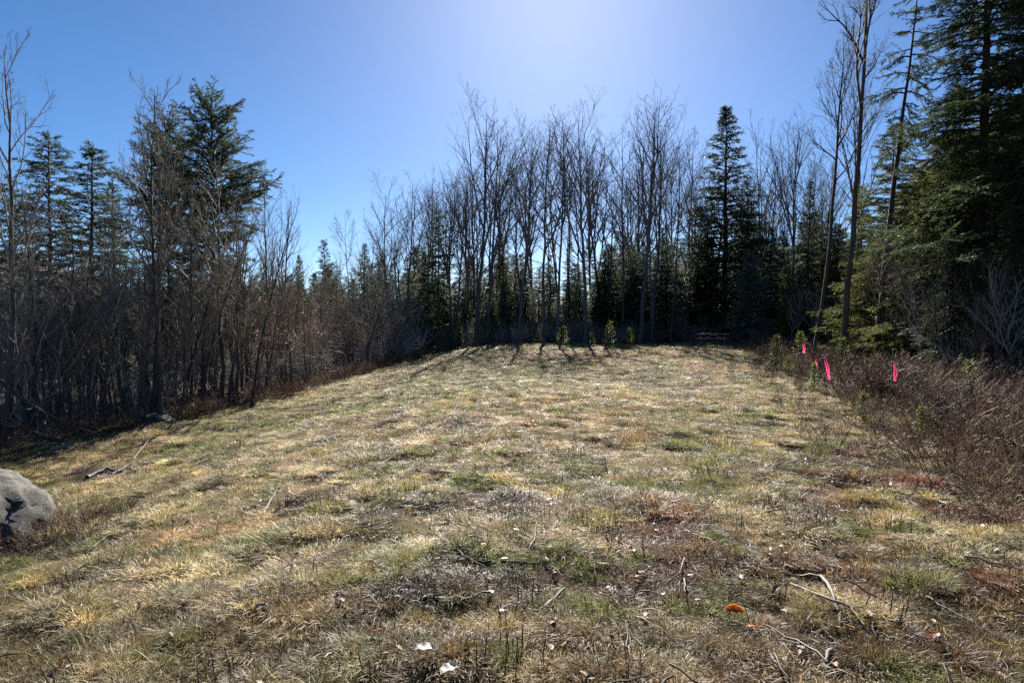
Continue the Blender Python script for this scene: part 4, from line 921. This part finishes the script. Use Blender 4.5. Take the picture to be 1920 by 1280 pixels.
# ------------------------------------------------------------------ brush along the edges
BR = [shrub_mesh(700 + i, .95, [16, 20, 12][i], .9, M['brush'], n2=8, n3=3) for i in range(3)]
BL = [shrub_mesh(710 + i, 2.4, [14, 18, 12][i], 1.4, M['brush'], n2=9, n3=4, r=.011, tip=.0032) for i in range(3)]
brc = proto_col('low_brush_clump', BR); blc = proto_col('tall_brush_clump', BL)
BC = np.array([(.14, .08, .05), (.12, .055, .038), (.19, .125, .07), (.10, .07, .045)]); GC = np.array([(.30, .27, .24), (.22, .19, .165), (.38, .35, .31), (.26, .19, .16)])
def brush(name, col, x, y, s0, s1, label, cat, seed, n=3, hs=1.0, tint=None, size=1.0):
    rr = np.random.default_rng(seed); N = len(x); s = (s0 + (s1 - s0) * rr.random(N)) * size
    scatter(name, col, np.stack([x, y, gz(x, y)], 1), rr.integers(0, n, N), np.stack([rr.normal(size=N) * .08, rr.normal(size=N) * .08, rr.random(N) * 6.283], 1), np.stack([s, s, s * hs], 1), BC[rr.choice(len(BC), N)] * (.6 + .8 * rr.random((N, 1))) if tint is None else tint[rr.choice(len(tint), N)] * (.6 + .8 * rr.random((N, 1))), label, cat)
rr = np.random.default_rng(81); N = 1000; y = 4.5 + 38 * rr.random(N) ** 1.5; x = right_edge(y) - .3 + (np.minimum(1.5 + y * .55, 11)) * rr.random(N); k = (np.abs(x) < y * 1.05 + 1) & (rr.random(N) < ss(x - right_edge(y) + 1.6 * (fbm(x, y, 1.2, 88) - .5), -.4, 1.0) + .06)
k2 = rr.random(N) < .16; x = np.where(k2, right_edge(y) + .4 - 1.6 * rr.random(N) ** 2, x); 
near_r = np.zeros(N, bool)
for rpx, ry in ((1677, 11.4), (1551, 13.0), (1508, 17.4), (1530, 17.0)): near_r |= (np.abs(x / y - (rpx - CX) / F) < .05) & (y < ry + .2) & (y > ry - 4.5)
sz = np.where(k2, .55, 1.0) * np.where(near_r, .5, 1.0) * (.8 + .5 * fbm(x, y, 1.5, 90)); k = k | (k2 & (np.abs(x) < y * 1.05 + 1))
brush('low_brush', brc, x[k], y[k], .6, 1.1, 'reddish brown knee-high brush along the right edge of the meadow', 'brush', 82, size=sz[k])
N = 110; y = 10.5 + 36 * rr.random(N); x = left_edge(y) - 1.2 - (2 + 6 * rr.random(N)) * rr.random(N); k = np.abs(x) < y * 1.0 + 1
brush('thicket_brush', blc, x[k], y[k], .5, 1.25, 'tangle of thin grey stems filling the left thicket', 'brush', 83, tint=GC)
N = 260; y = 9 + 36 * rr.random(N); x = left_edge(y) + .3 - 1.1 * rr.random(N); k = np.abs(x) < y * 1.0 + 1
brush('bramble_fringe', brc, x[k], y[k], .35, .75, 'low reddish bramble fringe along the left edge of the meadow', 'brambles', 84)
N = 240; x = -7 + 28 * rr.random(N); y = far_edge(x) + .4 + 9 * rr.random(N)
brush('understory_brush', blc, x, y, .4, .95, 'grey leafless understory below the trees of the far edge', 'brush', 85, tint=GC)
N = 160; y = 14 + 26 * rr.random(N); x = right_edge(y) + 4.0 + 5 * rr.random(N)
brush('hemlock_edge_brush', blc, x, y, .5, 1.0, 'grey leafless brush before the hemlocks on the right', 'brush', 86, tint=GC)
N = 22; y = 5.0 + 1.9 * rr.random(N); x = -4.95 + .95 * rr.random(N)
brush('boulder_weeds', brc, x, y, .25, .5, 'dead brown weeds growing beside the boulder', 'weeds', 87)
rr = np.random.default_rng(95); fwc = proto_col('far_conifer', [pr['meshes'][1][1] for pr in CF]); N = 180
px = -150 + 1950 * rr.random(N); y = np.where(px < 620, 60, 66) + 60 * rr.random(N) ** 1.2; x = (px - CX) / F * y
tp = np.interp(px, [-150, 300, 600, 800, 1000, 1300, 1800], [555, 535, 500, 460, 440, 420, 390]) + 60 * rr.random(N); z = gz(x, y); h = EYE + (HOR - tp) / F * y - z
s_ = np.clip(h / 11.7, .3, 1.6); wd = s_ * (1.1 + .5 * rr.random(N))
scatter('far_woods', fwc, np.stack([x, y, z], 1), rr.integers(0, 4, N), np.stack([0 * x, 0 * x, rr.random(N) * 6.283], 1), np.stack([wd, wd, s_], 1), np.full((N, 3), .05), 'dark mass of conifers deep in the wood', 'woods')
